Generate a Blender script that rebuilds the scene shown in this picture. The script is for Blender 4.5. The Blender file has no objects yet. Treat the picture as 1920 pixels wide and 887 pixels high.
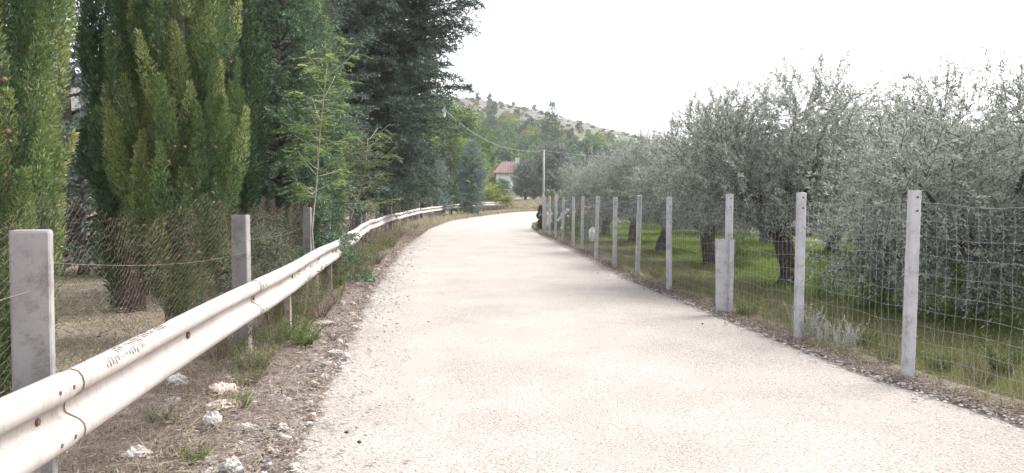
import bpy, math, random
import numpy as np

random.seed(5)
rng = np.random.default_rng(11)
S = bpy.context.scene
COL = S.collection

# ------------------------------------------------------------------ camera
cam_d = bpy.data.cameras.new("camera")
cam = bpy.data.objects.new("camera", cam_d)
COL.objects.link(cam)
cam.location = (0, 0, 1.6)
cam.rotation_euler = (math.radians(90 - 2.82), 0, 0)
cam_d.sensor_width = 36
cam_d.lens = 27.19
cam_d.clip_end = 4000
S.camera = cam

# ------------------------------------------------------------------ light
SUN_EL, SUN_AZ = 50.0, 62.0          # azimuth: degrees clockwise from +Y (ahead), so the sun is on the right
w = bpy.data.worlds.new("World")
S.world = w
w.use_nodes = True
nt = w.node_tree
for n in list(nt.nodes):
    nt.nodes.remove(n)
sky = nt.nodes.new("ShaderNodeTexSky")
sky.sky_type = 'NISHITA'
sky.sun_disc = False
sky.sun_elevation = math.radians(SUN_EL)
sky.sun_rotation = math.radians(SUN_AZ)
sky.air_density = 1.0
sky.dust_density = 4.0
sky.ozone_density = 1.0
hs = nt.nodes.new("ShaderNodeHueSaturation")
hs.inputs['Saturation'].default_value = 0.22      # bright overcast: hardly any blue left
bg = nt.nodes.new("ShaderNodeBackground")
bg.inputs['Strength'].default_value = 0.15
wo = nt.nodes.new("ShaderNodeOutputWorld")
nt.links.new(sky.outputs[0], hs.inputs['Color'])
nt.links.new(hs.outputs[0], bg.inputs['Color'])
nt.links.new(bg.outputs[0], wo.inputs['Surface'])

sun_d = bpy.data.lights.new("sun", 'SUN')
sun_d.energy = 1.05
sun_d.angle = math.radians(28)
sun_d.color = (1.0, 0.955, 0.92)
sun = bpy.data.objects.new("sun", sun_d)
COL.objects.link(sun)
sun.rotation_euler = (math.radians(90 - SUN_EL), 0, math.radians(180 - SUN_AZ))

S.view_settings.view_transform = 'Standard'
S.view_settings.look = 'None'
S.view_settings.gamma = 1
S.view_settings.use_curve_mapping = False
S.view_settings.exposure = 1.9
S.render.engine = 'CYCLES'
S.cycles.use_denoising = True
S.cycles.max_bounces = 6
S.cycles.diffuse_bounces = 3
S.cycles.glossy_bounces = 2
S.cycles.transmission_bounces = 3
S.cycles.volume_bounces = 0

# ------------------------------------------------------------------ helpers
def ss(a, b, x):
    t = np.clip((np.asarray(x, float) - a) / (b - a), 0, 1)
    return t * t * (3 - 2 * t)


def tag(o, label=None, cat=None, group=None, kind=None):
    if label: o["label"] = label
    if cat: o["category"] = cat
    if group: o["group"] = group
    if kind: o["kind"] = kind
    return o


def mk_mesh(name, V, F, mat, parent=None, smooth=False, tint=None, loc=None):
    """F: list of int arrays (n,k) with k = 3 or 4."""
    V = np.ascontiguousarray(V, dtype=np.float32)
    if isinstance(F, np.ndarray): F = [F]
    F = [np.asarray(f, dtype=np.int32) for f in F if len(f)]
    me = bpy.data.meshes.new(name)
    me.vertices.add(len(V))
    me.vertices.foreach_set("co", V.ravel())
    loops = np.concatenate([f.ravel() for f in F])
    starts, off = [], 0
    for f in F:
        n, k = f.shape
        starts.append(off + np.arange(n) * k)
        off += n * k
    starts = np.concatenate(starts).astype(np.int32)
    me.loops.add(len(loops))
    me.loops.foreach_set("vertex_index", loops)
    me.polygons.add(len(starts))
    me.polygons.foreach_set("loop_start", starts)
    if tint is not None:
        a = me.attributes.new("tint", 'FLOAT', 'POINT')
        a.data.foreach_set("value", np.ascontiguousarray(tint, dtype=np.float32))
    me.materials.append(mat)
    me.update(calc_edges=True)
    me.polygons.foreach_set("use_smooth", np.full(len(starts), bool(smooth)))
    o = bpy.data.objects.new(name, me)
    COL.objects.link(o)
    if parent is not None: o.parent = parent
    if loc is not None: o.location = loc
    return o


class MB:
    """collects geometry for one mesh object"""
    def __init__(s): s.V = []; s.Q = []; s.T = []; s.n = 0
    def add(s, V, Q=None, T=None):
        V = np.asarray(V, float)
        s.V.append(V)
        if Q is not None and len(Q): s.Q.append(np.asarray(Q, int) + s.n)
        if T is not None and len(T): s.T.append(np.asarray(T, int) + s.n)
        s.n += len(V)
    def box(s, lo, hi, M=None, ch=0.0):
        x0, y0, z0 = lo; x1, y1, z1 = hi
        V = np.array([(x0,y0,z0),(x1,y0,z0),(x1,y1,z0),(x0,y1,z0),(x0,y0,z1),(x1,y0,z1),(x1,y1,z1),(x0,y1,z1)], float)
        if M is not None: V = V @ M.T
        s.add(V, [(0,3,2,1),(4,5,6,7),(0,1,5,4),(1,2,6,5),(2,3,7,6),(3,0,4,7)])
    def tube(s, P, R, k=6, cap=True):
        P = np.asarray(P, float); n = len(P)
        R = np.broadcast_to(np.asarray(R, float), (n,))
        T = np.gradient(P, axis=0)
        T /= np.linalg.norm(T, axis=1)[:, None] + 1e-9
        ref = np.array([0, 0, 1.0]) if abs(T[:, 2]).mean() < 0.8 else np.array([1.0, 0, 0])
        A = np.cross(T, ref); A /= np.linalg.norm(A, axis=1)[:, None] + 1e-9
        B = np.cross(T, A)
        a = np.arange(k) / k * 2 * np.pi
        V = P[:, None] + R[:, None, None] * (A[:, None] * np.cos(a)[None, :, None] + B[:, None] * np.sin(a)[None, :, None])
        V = V.reshape(-1, 3)
        i = np.arange(n - 1)[:, None] * k; j = np.arange(k)[None]
        q = np.stack([i + j, i + (j + 1) % k, i + k + (j + 1) % k, i + k + j], -1).reshape(-1, 4)
        T3 = []
        if cap:
            V = np.vstack([V, P[:1], P[-1:]])
            c0, c1 = n * k, n * k + 1
            T3 = [(c0, (m + 1) % k, m) for m in range(k)] + [(c1, (n - 1) * k + m, (n - 1) * k + (m + 1) % k) for m in range(k)]
        s.add(V, q, T3)
    def build(s, name, mat, parent=None, smooth=False, **kw):
        F = []
        if s.Q: F.append(np.vstack(s.Q))
        if s.T: F.append(np.vstack(s.T))
        return mk_mesh(name, np.vstack(s.V), F, mat, parent, smooth, **kw)


def nrm(v):
    return v / (np.linalg.norm(v, axis=-1, keepdims=True) + 1e-9)


def leafV(c, d, L, W, flat=None):
    """rhombic, slightly folded leaves: base c, direction d"""
    n = len(c)
    d = nrm(d)
    r = rng.normal(size=(n, 3)) if flat is None else flat + 0.35 * rng.normal(size=(n, 3))
    s = nrm(np.cross(d, r))
    nn = np.cross(d, s)
    L = np.broadcast_to(L, (n,))[:, None]; W = np.broadcast_to(W, (n,))[:, None]
    k = 0.45
    V = np.stack([c, c + d * L * k + s * W / 2 + nn * W * .12, c + d * L, c + d * L * k - s * W / 2 + nn * W * .12], 1)
    return V.reshape(-1, 3)


def quadsF(nv):
    return np.arange(nv).reshape(-1, 4)


def empty(name, loc=(0, 0, 0), rz=0.0, sc=1.0):
    o = bpy.data.objects.new(name, None)
    o.empty_display_size = 0.2
    COL.objects.link(o)
    o.location = loc
    o.rotation_euler = (0, 0, rz)
    o.scale = (sc, sc, sc) if np.isscalar(sc) else sc
    return o


def copy_tree(o, parent=None):
    c = o.copy(); COL.objects.link(c); c.parent = parent
    for ch in list(o.children): copy_tree(ch, c)
    return c


def place(proto, used, loc, rz, sc):
    """first use moves the prototype itself, later uses copy it with its parts"""
    if proto.name in used: r = copy_tree(proto)
    else: r = proto; used.add(proto.name)
    r.location = loc; r.rotation_euler = (0, 0, rz)
    r.scale = (sc, sc, sc) if np.isscalar(sc) else sc
    for k in ("label", "group"):
        if k in r: del r[k]
    return r
USED = set()

# ------------------------------------------------------------------ materials
def new_mat(name):
    m = bpy.data.materials.new(name); m.use_nodes = True
    t = m.node_tree
    for n in list(t.nodes): t.nodes.remove(n)
    out = t.nodes.new("ShaderNodeOutputMaterial")
    return m, t, out


def ramp(t, stops):
    r = t.nodes.new("ShaderNodeValToRGB")
    e = r.color_ramp.elements
    e[0].position = stops[0][0]; e[0].color = (*stops[0][1], 1)
    e[1].position = stops[-1][0]; e[1].color = (*stops[-1][1], 1)
    for p, c in stops[1:-1]:
        x = e.new(p); x.color = (*c, 1)
    return r


def noise(t, co, scale, detail=4, rough=.55, dist=0.0):
    n = t.nodes.new("ShaderNodeTexNoise")
    n.inputs['Scale'].default_value = scale; n.inputs['Detail'].default_value = detail
    n.inputs['Roughness'].default_value = rough; n.inputs['Distortion'].default_value = dist
    if co is not None: t.links.new(co, n.inputs['Vector'])
    return n.outputs['Fac']


def mixc(t, fac, a, b, mode='MIX'):
    m = t.nodes.new("ShaderNodeMix"); m.data_type = 'RGBA'; m.blend_type = mode
    for sock, v in ((m.inputs[0], fac), (m.inputs[6], a), (m.inputs[7], b)):
        if hasattr(v, 'links'): t.links.new(v, sock)
        elif isinstance(v, tuple): sock.default_value = (*v, 1)
        else: sock.default_value = v
    return m.outputs[2]


def surf_mat(name, stops, scale=3.0, rough=.85, bump=.3, bscale=40, metal=0.0, dist=0.01, extra=None, spec=.3, world=True):
    m, t, out = new_mat(name)
    if world: co = t.nodes.new("ShaderNodeNewGeometry").outputs['Position']
    else: co = t.nodes.new("ShaderNodeTexCoord").outputs['Object']
    f = noise(t, co, scale, 5, .6)
    r = ramp(t, stops); t.links.new(f, r.inputs[0])
    c = r.outputs[0]
    if extra: c = extra(t, co, c)
    p = t.nodes.new("ShaderNodeBsdfPrincipled")
    p.inputs['Roughness'].default_value = rough
    p.inputs['Metallic'].default_value = metal
    p.inputs['Specular IOR Level'].default_value = spec
    t.links.new(c, p.inputs['Base Color'])
    if bump:
        b = t.nodes.new("ShaderNodeBump"); b.inputs['Strength'].default_value = bump; b.inputs['Distance'].default_value = dist
        t.links.new(noise(t, co, bscale, 4, .65), b.inputs['Height'])
        t.links.new(b.outputs[0], p.inputs['Normal'])
    t.links.new(p.outputs[0], out.inputs[0])
    return m


def leaf_mat(name, stops, trans=.25, back=None, tint_w=.5, rough=.6, spec=.15):
    """foliage: hue varies from clump to clump (tint attribute) and from leaf to leaf"""
    m, t, out = new_mat(name)
    g = t.nodes.new("ShaderNodeNewGeometry")
    a = t.nodes.new("ShaderNodeAttribute"); a.attribute_name = "tint"
    mx = t.nodes.new("ShaderNodeMix"); mx.data_type = 'FLOAT'; mx.inputs[0].default_value = tint_w
    t.links.new(g.outputs['Random Per Island'], mx.inputs[2]); t.links.new(a.outputs['Fac'], mx.inputs[3])
    r = ramp(t, stops); t.links.new(mx.outputs[0], r.inputs[0])
    c = r.outputs[0]
    if back:
        c = mixc(t, g.outputs['Backfacing'], c, back)
    p = t.nodes.new("ShaderNodeBsdfPrincipled")
    p.inputs['Roughness'].default_value = rough
    p.inputs['Specular IOR Level'].default_value = spec
    t.links.new(c, p.inputs['Base Color'])
    if trans:
        tr = t.nodes.new("ShaderNodeBsdfTranslucent")
        t.links.new(c, tr.inputs['Color'])
        ms = t.nodes.new("ShaderNodeMixShader"); ms.inputs[0].default_value = trans
        t.links.new(p.outputs[0], ms.inputs[1]); t.links.new(tr.outputs[0], ms.inputs[2])
        t.links.new(ms.outputs[0], out.inputs[0])
    else: t.links.new(p.outputs[0], out.inputs[0])
    return m


def road_extra(t, co, c):
    # chips of aggregate with small dark pits between them, larger faint patches
    v = t.nodes.new("ShaderNodeTexVoronoi"); v.inputs['Scale'].default_value = 85; t.links.new(co, v.inputs['Vector'])
    r = ramp(t, [(0.0, (1.12, 1.11, 1.1)), (.55, (1, 1, 1)), (.86, (.60, .58, .56))]); t.links.new(v.outputs['Distance'], r.inputs[0])
    c = mixc(t, 1.0, c, r.outputs[0], 'MULTIPLY')
    f = noise(t, co, 52, 4, .7, .6)
    r2 = ramp(t, [(.40, (.62, .60, .57)), (.49, (1, 1, 1)), (.70, (1.12, 1.12, 1.12))]); t.links.new(f, r2.inputs[0])
    c = mixc(t, .8, c, r2.outputs[0], 'MULTIPLY')
    f3 = noise(t, co, 1.3, 4, .7, 1.2)
    r3 = ramp(t, [(.30, (.97, .965, .96)), (.5, (1, 1, 1)), (.75, (1.02, 1.02, 1.02))]); t.links.new(f3, r3.inputs[0])
    c = mixc(t, 1.0, c, r3.outputs[0], 'MULTIPLY')
    return c


def concrete_extra(t, co, c):
    f = noise(t, co, 9, 6, .75)
    r = ramp(t, [(.34, (.68, .64, .6)), (.48, (1, 1, 1)), (.7, (1.06, 1.05, 1.06))]); t.links.new(f, r.inputs[0])
    c = mixc(t, 1.0, c, r.outputs[0], 'MULTIPLY')
    f = noise(t, co, 260, 2, .5)
    r = ramp(t, [(.3, (.82, .82, .82)), (.5, (1, 1, 1))]); t.links.new(f, r.inputs[0])
    return mixc(t, .8, c, r.outputs[0], 'MULTIPLY')


def rail_extra(t, co, c):
    mp = t.nodes.new("ShaderNodeMapping"); mp.inputs['Scale'].default_value = (1.2, 1.2, .12); t.links.new(co, mp.inputs[0])
    f = noise(t, mp.outputs[0], 45, 3, .6)
    r = ramp(t, [(.50, (1, 1, 1)), (.70, (.72, .66, .60))]); t.links.new(f, r.inputs[0])
    c = mixc(t, .7, c, r.outputs[0], 'MULTIPLY')
    f = noise(t, co, 3.0, 6, .7)
    r = ramp(t, [(.62, (0, 0, 0)), (.72, (1, 1, 1))]); t.links.new(f, r.inputs[0])
    c = mixc(t, r.outputs[0], c, (.24, .27, .33))
    f = noise(t, co, 14, 6, .8)
    r = ramp(t, [(.69, (0, 0, 0)), (.73, (1, 1, 1))]); t.links.new(f, r.inputs[0])
    return mixc(t, r.outputs[0], c, (.26, .14, .08))


def ground_extra(t, co, c):
    # right of the road: mown field grass; left: stony dry soil; colour of the ground itself under the blades
    sx = t.nodes.new("ShaderNodeSeparateXYZ"); t.links.new(co, sx.inputs[0])
    gt = t.nodes.new("ShaderNodeMath"); gt.operation = 'GREATER_THAN'; gt.inputs[1].default_value = 2.6
    t.links.new(sx.outputs[0], gt.inputs[0])
    f = noise(t, co, 1.6, 5, .65)
    r = ramp(t, [(.35, (.085, .105, .035)), (.5, (.11, .13, .045)), (.68, (.17, .155, .075))]); t.links.new(f, r.inputs[0])
    c = mixc(t, gt.outputs[0], c, r.outputs[0])
    f = noise(t, co, 22, 5, .7)
    r = ramp(t, [(.35, (.6, .56, .5)), (.55, (1, 1, 1)), (.72, (1.45, 1.42, 1.4))]); t.links.new(f, r.inputs[0])
    return mixc(t, 1.0, c, r.outputs[0], 'MULTIPLY')


def hill_extra(t, co, c):
    # limestone outcrops higher up on the hill
    sx = t.nodes.new("ShaderNodeSeparateXYZ"); t.links.new(co, sx.inputs[0])
    mp = t.nodes.new("ShaderNodeMapping"); mp.inputs['Scale'].default_value = (1, 1, 2.2); t.links.new(co, mp.inputs[0])
    f = noise(t, mp.outputs[0], .22, 6, .75)
    r = ramp(t, [(.44, (0, 0, 0)), (.54, (1, 1, 1))]); t.links.new(f, r.inputs[0])
    hz = t.nodes.new("ShaderNodeMapRange"); hz.inputs[1].default_value = 27; hz.inputs[2].default_value = 38
    t.links.new(sx.outputs[2], hz.inputs[0])
    mu = t.nodes.new("ShaderNodeMath"); mu.operation = 'MULTIPLY'; t.links.new(r.outputs[0], mu.inputs[0]); t.links.new(hz.outputs[0], mu.inputs[1])
    c = mixc(t, mu.outputs[0], c, (.135, .115, .128))
    f2 = noise(t, co, 1.2, 4, .7)
    r2 = ramp(t, [(.3, (.55, .5, .5)), (.6, (1.1, 1.1, 1.1))]); t.links.new(f2, r2.inputs[0])
    return mixc(t, 1.0, c, r2.outputs[0], 'MULTIPLY')


M = {}
M['road'] = surf_mat("pale_chip_road", [(.35, (.305, .279, .256)), (.6, (.352, .324, .299))], .8, .95, .9, 75, dist=.012, extra=road_extra, spec=.15)
M['ground'] = surf_mat("soil", [(.3, (.12, .10, .07)), (.5, (.19, .165, .12)), (.7, (.27, .245, .19))], 1.2, .95, .8, 30, dist=.03, extra=ground_extra)
M['verge'] = surf_mat("verge_soil", [(.3, (.11, .083, .068)), (.5, (.20, .162, .142)), (.7, (.33, .29, .265))], 5, .95, 1.0, 60, dist=.02)
M['hill'] = surf_mat("hill_scrub", [(.3, (.045, .068, .025)), (.5, (.075, .092, .036)), (.7, (.105, .098, .05))], .05, .95, 1.0, .8, dist=.6, extra=hill_extra)
M['conc'] = surf_mat("grey_concrete", [(.3, (.19, .178, .182)), (.6, (.26, .243, .24))], 4, .9, .35, 120, dist=.004, extra=concrete_extra)
M['conc_white'] = surf_mat("pale_concrete", [(.3, (.39, .382, .405)), (.6, (.48, .472, .492))], 5, .9, .5, 90, dist=.005, extra=concrete_extra)
M['rail'] = surf_mat("cream_painted_steel", [(.3, (.30, .270, .250)), (.55, (.355, .322, .302)), (.7, (.40, .372, .355))], 1.3, .72, .08, 20, dist=.004, extra=rail_extra)
M['rust'] = surf_mat("rust", [(.3, (.08, .045, .035)), (.6, (.17, .105, .08))], 30, .9, .5, 120)
M['rail_post'] = surf_mat('rail_post_steel', [(.3, (.17, .13, .11)), (.6, (.30, .25, .22))], 12, .85, .3, 60)
M['dirt_or_hole'] = surf_mat("dark_dirt_or_hole", [(.3, (.05, .035, .03)), (.7, (.12, .085, .07))], 30, .9, 0)  # grime, and the painted-in shade of the right posts' bolt holes
M['wire_rust'] = surf_mat("rusty_wire", [(.3, (.10, .065, .05)), (.7, (.24, .18, .15))], 8, .8, 0)
M['wire_zinc'] = surf_mat("galvanised_wire", [(.3, (.26, .26, .27)), (.7, (.42, .42, .44))], 6, .5, 0, metal=.15)
M['stone'] = surf_mat("limestone", [(.3, (.22, .20, .185)), (.5, (.36, .34, .32)), (.7, (.47, .455, .435))], 9, .95, .8, 50, dist=.012)
M['stone_red'] = surf_mat("reddish_limestone", [(.3, (.26, .19, .16)), (.5, (.42, .34, .30)), (.7, (.56, .49, .44))], 12, .95, 1.0, 45, dist=.015)
M['bark'] = surf_mat("bark", [(.3, (.055, .045, .038)), (.6, (.15, .125, .105))], 14, .95, 1.0, 35, dist=.03)
M['bark_pale'] = surf_mat("pale_bark", [(.3, (.20, .19, .16)), (.6, (.34, .33, .28))], 14, .9, .6, 50, dist=.01)
M['plaster'] = surf_mat("white_plaster", [(.3, (.56, .56, .60)), (.6, (.68, .68, .71))], .8, .9, .1, 10)
M['tiles'] = surf_mat("roof_tiles", [(.3, (.13, .085, .078)), (.6, (.20, .135, .125))], 3, .9, .6, 14, dist=.05)
M['glass'] = surf_mat("dark_window", [(.3, (.02, .022, .026)), (.6, (.04, .042, .05))], 1, .15, 0, spec=.6)
M['wood'] = surf_mat("weathered_wood", [(.3, (.24, .22, .20)), (.6, (.36, .335, .31))], 12, .9, .4, 40)
M['bag'] = surf_mat("white_plastic", [(.3, (.68, .68, .68)), (.6, (.78, .78, .78))], 5, .5, .3, 30)
M['blue'] = surf_mat("pale_blue_board", [(.3, (.50, .56, .62)), (.6, (.62, .68, .74))], 5, .6, 0)
M['red'] = surf_mat("red_petals", [(.3, (.30, .08, .08)), (.6, (.44, .17, .16))], 20, .7, 0)
M['cone'] = surf_mat("cypress_cone", [(.3, (.12, .065, .045)), (.6, (.22, .13, .09))], 40, .85, .5, 120)
M['black_rubber'] = surf_mat("black_bits", [(.3, (.02, .02, .02)), (.6, (.05, .05, .05))], 5, .7, 0)

M['cyp'] = leaf_mat("cypress_leaves", [(0, (.16, .10, .055)), (.035, (.13, .085, .04)), (.06, (.036, .066, .032)), (.38, (.088, .142, .058)), (.7, (.185, .24, .085)), (1, (.42, .41, .17))], .15, tint_w=.6)
M['cyp_dark'] = leaf_mat("cypress_dark_leaves", [(0, (.030, .055, .030)), (.5, (.052, .090, .042)), (1, (.10, .145, .060))], .1)
M['cedar'] = leaf_mat("cedar_needles", [(0, (.042, .066, .050)), (.5, (.078, .110, .084)), (1, (.145, .18, .14))], .1)
M['fir'] = leaf_mat("fir_needles", [(0, (.05, .095, .055)), (.5, (.095, .155, .09)), (1, (.18, .25, .14))], .12)
M['greyfir'] = leaf_mat("grey_conifer_needles", [(0, (.10, .12, .108)), (.5, (.17, .195, .175)), (1, (.26, .285, .255))], .12)
M['blue_cyp'] = leaf_mat("blue_cypress_leaves", [(0, (.08, .125, .11)), (.5, (.14, .20, .175)), (1, (.24, .30, .265))], .1)
M['pale_cyp'] = leaf_mat("soft_green_cypress", [(0, (.06, .11, .045)), (.5, (.11, .18, .07)), (1, (.19, .27, .11))], .12)
M['olive'] = leaf_mat("olive_leaves", [(0, (.072, .09, .070)), (.45, (.165, .19, .15)), (1, (.40, .425, .37))], .35, back=(.35, .375, .33), rough=.42, spec=.4, tint_w=.3)
M['broad'] = leaf_mat("broad_leaves", [(0, (.05, .10, .025)), (.5, (.09, .155, .04)), (1, (.17, .23, .06))], .35)
M['ash'] = leaf_mat("ash_leaves", [(0, (.10, .16, .05)), (.5, (.18, .25, .08)), (1, (.34, .40, .15))], .35)
M['yellow'] = leaf_mat("yellow_green_leaves", [(0, (.12, .17, .03)), (.5, (.21, .26, .045)), (1, (.34, .36, .07))], .35)
M['wood_green'] = leaf_mat("woodland_leaves", [(0, (.05, .115, .028)), (.5, (.095, .175, .042)), (1, (.18, .25, .06))], .2)
M['wood_yellow'] = leaf_mat("woodland_yellow_leaves", [(0, (.14, .17, .04)), (.5, (.23, .25, .065)), (1, (.33, .31, .10))], .2)
M['wood_dark'] = leaf_mat("woodland_dark_leaves", [(0, (.030, .065, .03)), (.5, (.055, .10, .045)), (1, (.09, .14, .06))], .15)
M['scrub'] = leaf_mat("scrub_leaves", [(0, (.09, .08, .065)), (.5, (.14, .125, .09)), (1, (.2, .165, .13))], .15)
M['grass'] = leaf_mat("green_grass", [(0, (.09, .15, .03)), (.5, (.17, .25, .05)), (.85, (.27, .32, .09)), (1, (.38, .35, .18))], .45)
M['grass_mid'] = leaf_mat("mixed_grass", [(0, (.09, .12, .035)), (.4, (.17, .19, .06)), (.75, (.30, .27, .13)), (1, (.42, .38, .23))], .3)
M['straw'] = leaf_mat("straw_grass", [(0, (.19, .16, .10)), (.5, (.31, .27, .18)), (1, (.45, .41, .30))], .3)
M['litter'] = leaf_mat("dead_leaves", [(0, (.055, .036, .032)), (.5, (.15, .108, .094)), (1, (.34, .285, .25))], .05)
M['weed'] = leaf_mat("grey_green_weed", [(0, (.07, .085, .04)), (.5, (.13, .15, .07)), (1, (.25, .25, .13))], .25)
M['weed_green'] = leaf_mat("green_weed", [(0, (.07, .105, .035)), (.5, (.13, .17, .06)), (1, (.24, .26, .11))], .3)
M['silver'] = leaf_mat("silver_white_leaves", [(0, (.28, .30, .26)), (.5, (.42, .43, .39)), (1, (.60, .60, .56))], .2)
M['cactus'] = leaf_mat("cactus_skin", [(0, (.14, .20, .09)), (1, (.24, .31, .15))], 0)

# ------------------------------------------------------------------ road and rail lines
LEFT = np.array([(.6, -9), (-.3, -3), (-.78, 0), (-1.34, 4.5), (-1.76, 8), (-2.32, 12.3), (-2.85, 18), (-3.36, 23.2), (-3.85, 31), (-4.2, 39), (-4.05, 45),
                 (-3.55, 50), (-2.6, 55), (-1.3, 61), (.6, 68), (4, 74.5), (9, 80), (18, 85), (40, 92)], float)
RIGHT = np.array([(6.1, -9), (5.3, -3), (4.6, 1), (3.6, 5.4), (3.27, 6.5), (3.06, 8), (2.82, 10.4), (2.33, 14.7), (2.05, 21.5), (1.68, 28), (1.25, 34), (1.1, 40),
                  (1.35, 46), (2.2, 53), (4.4, 60.5), (8, 66), (12, 69.5), (20, 74), (41, 81)], float)
RAIL = np.array([(-1.2, -4), (-1.5, -1.2), (-1.87, 2.95), (-2.03, 4.2), (-2.24, 6.6), (-2.70, 10.7), (-3.0, 13), (-3.37, 15.3), (-3.78, 18.7), (-4.65, 25), (-5.3, 33),
                 (-5.5, 41), (-5.25, 48), (-4.56, 56), (-3.3, 62), (-2.2, 69), (-1.0, 75)], float)


def resample(P, step):
    d = np.r_[0, np.cumsum(np.linalg.norm(np.diff(P, axis=0), axis=1))]
    # smooth (Catmull-like) by interpolating in fine steps and averaging
    s = np.arange(0, d[-1], 0.05)
    X = np.stack([np.interp(s, d, P[:, k]) for k in range(P.shape[1])], 1)
    ker = np.hanning(43); ker /= ker.sum()
    Xp = np.vstack([np.repeat(X[:1], 21, 0) + (np.arange(-21, 0)[:, None]) * (X[1] - X[0]), X, np.repeat(X[-1:], 21, 0) + (np.arange(1, 22)[:, None]) * (X[-1] - X[-2])])
    Xs = np.stack([np.convolve(Xp[:, k], ker, 'valid') for k in range(P.shape[1])], 1)
    d2 = np.r_[0, np.cumsum(np.linalg.norm(np.diff(Xs, axis=0), axis=1))]
    q = np.arange(0, d2[-1], step)
    return np.stack([np.interp(q, d2, Xs[:, k]) for k in range(P.shape[1])], 1)


def hill_ridge(x):
    return np.interp(x, [-400, -160, -90, -34, -16, 0, 11, 28, 44, 63, 120, 200, 320, 600],
                     [66, 60, 56, 51, 50, 47, 45, 40.5, 36.5, 32, 18, 8, 3, 0])


def gz(x, y):
    x = np.asarray(x, float); y = np.asarray(y, float)
    z = .4 * ss(28, 75, y) + 1.1 * ss(79, 102, y) + 1.6 * ss(105, 150, y)
    xr = x * 400 / np.maximum(y, 120)
    z = z + (hill_ridge(xr) - 3.1 * ss(0, 10, hill_ridge(xr))) * ss(140, 400, y) * 1.0
    return z


def fbm(x, y, s=1.0, seed=0):
    r = np.random.default_rng(100 + seed)
    z = 0
    for k in range(6):
        a = r.uniform(0, 6.28); f = s * (1.7 ** k); p = r.uniform(0, 6.28, 2)
        z = z + (np.sin((x * math.cos(a) + y * math.sin(a)) * f + p[0]) * np.sin((y * math.cos(a) - x * math.sin(a)) * f * .9 + p[1])) / (1.35 ** k)
    return z / 3


LE = resample(LEFT, .25); RE = resample(RIGHT, .25)


def edge_x(E, y):
    return np.interp(y, E[:, 1], E[:, 0])


def off_road(x, y):
    """metres outside the road's edges (negative on the road)"""
    return np.maximum(edge_x(LE, y) - x, x - edge_x(RE, y))


# ground sheet
def axis(a, n, lim, s):
    u = np.linspace(-1, 1, n); v = np.sinh(u * s) / math.sinh(s); return v * lim
gx = axis(0, 261, 900, 6.6)
gyv = np.r_[np.linspace(-40, -2, 14), np.linspace(-1.6, 30, 150), np.linspace(30.4, 110, 130), np.linspace(112, 460, 110), np.linspace(480, 1800, 20)]
GX, GY = np.meshgrid(gx, gyv)
off = off_road(GX, GY)
GZ = gz(GX, GY) - .03 + (.045 * fbm(GX, GY, 1.1, 1) + .05) * ss(.5, 1.6, off) * ss(95, 60, GY) + .35 * fbm(GX, GY, .12, 2) * ss(100, 130, GY) + 1.2 * fbm(GX, GY, .05, 3) * ss(180, 320, GY)
GZ += -6 * ss(430, 700, GY)
near = GY < 135
V = np.stack([GX, GY, GZ], -1).reshape(-1, 3)
nx, ny = len(gx), len(gyv)
ii = (np.arange(ny - 1)[:, None] * nx + np.arange(nx - 1)[None])
Q = np.stack([ii, ii + 1, ii + nx + 1, ii + nx], -1).reshape(-1, 4)
cut = np.searchsorted(gyv, 128)
tag(mk_mesh("ground", V[:(cut + 1) * nx], Q[:cut * (nx - 1)], M['ground'], smooth=True), kind="structure")
tag(mk_mesh("hill", V[cut * nx:], Q[cut * (nx - 1):] - cut * nx, M['hill'], smooth=True), kind="structure")

# road: one sheet between the two edges, with a low crown
n = 400
def by_frac(E):
    u = np.linspace(0, len(E) - 1, n); i = np.arange(len(E))
    return np.stack([np.interp(u, i, E[:, 0]), np.interp(u, i, E[:, 1])], 1)
A_, B_ = by_frac(LE), by_frac(RE)
mcols = 13
u = np.linspace(-.01, 1.01, mcols)
RX = A_[:, None, 0] * (1 - u) + B_[:, None, 0] * u
RY = A_[:, None, 1] * (1 - u) + B_[:, None, 1] * u
RZ = gz(RX, RY) + .012 + .03 * (1 - (2 * u - 1) ** 2)[None] + .002 * fbm(RX, RY, .5, 5)
ii = (np.arange(n - 1)[:, None] * mcols + np.arange(mcols - 1)[None])
tag(mk_mesh("road", np.stack([RX, RY, RZ], -1).reshape(-1, 3), np.stack([ii, ii + 1, ii + mcols + 1, ii + mcols], -1).reshape(-1, 4), M['road'], smooth=True), kind="structure")


def verge(name, E, side, width, inner, mat, amp=.03):
    """rough strip of soil that laps raggedly over the road's edge; side -1 = left of the line"""
    E = E[(E[:, 1] > -3) & (E[:, 1] < 90)]
    # finer near
    d = np.r_[0, np.cumsum(np.linalg.norm(np.diff(E, axis=0), axis=1))]
    s = np.r_[np.arange(0, 25, .07), np.arange(25, d[-1], .3)]
    P = np.stack([np.interp(s, d, E[:, 0]), np.interp(s, d, E[:, 1])], 1)
    T = nrm(np.gradient(P, axis=0)); N = np.stack([T[:, 1], -T[:, 0]], 1) * side
    v = np.r_[np.linspace(-inner, .5, 16), np.linspace(.6, width, 10)]
    X = P[:, None, 0] + N[:, None, 0] * v; Y = P[:, None, 1] + N[:, None, 1] * v
    zz = gz(X, Y) + .012 + np.interp(v, [-inner, 0, .4, width * .8, width], [-.035, .012, .045, .06, -.05])[None]
    zz += amp * fbm(X, Y, 3.0, 8) + amp * .6 * fbm(X, Y, 11.0, 9)
    k = len(v); ii = (np.arange(len(s) - 1)[:, None] * k + np.arange(k - 1)[None])
    Q = np.stack([ii, ii + 1, ii + k + 1, ii + k], -1).reshape(-1, 4)
    if side < 0: Q = Q[:, ::-1]
    return tag(mk_mesh(name, np.stack([X, Y, zz], -1).reshape(-1, 3), Q, mat, smooth=True), kind="structure")
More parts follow.
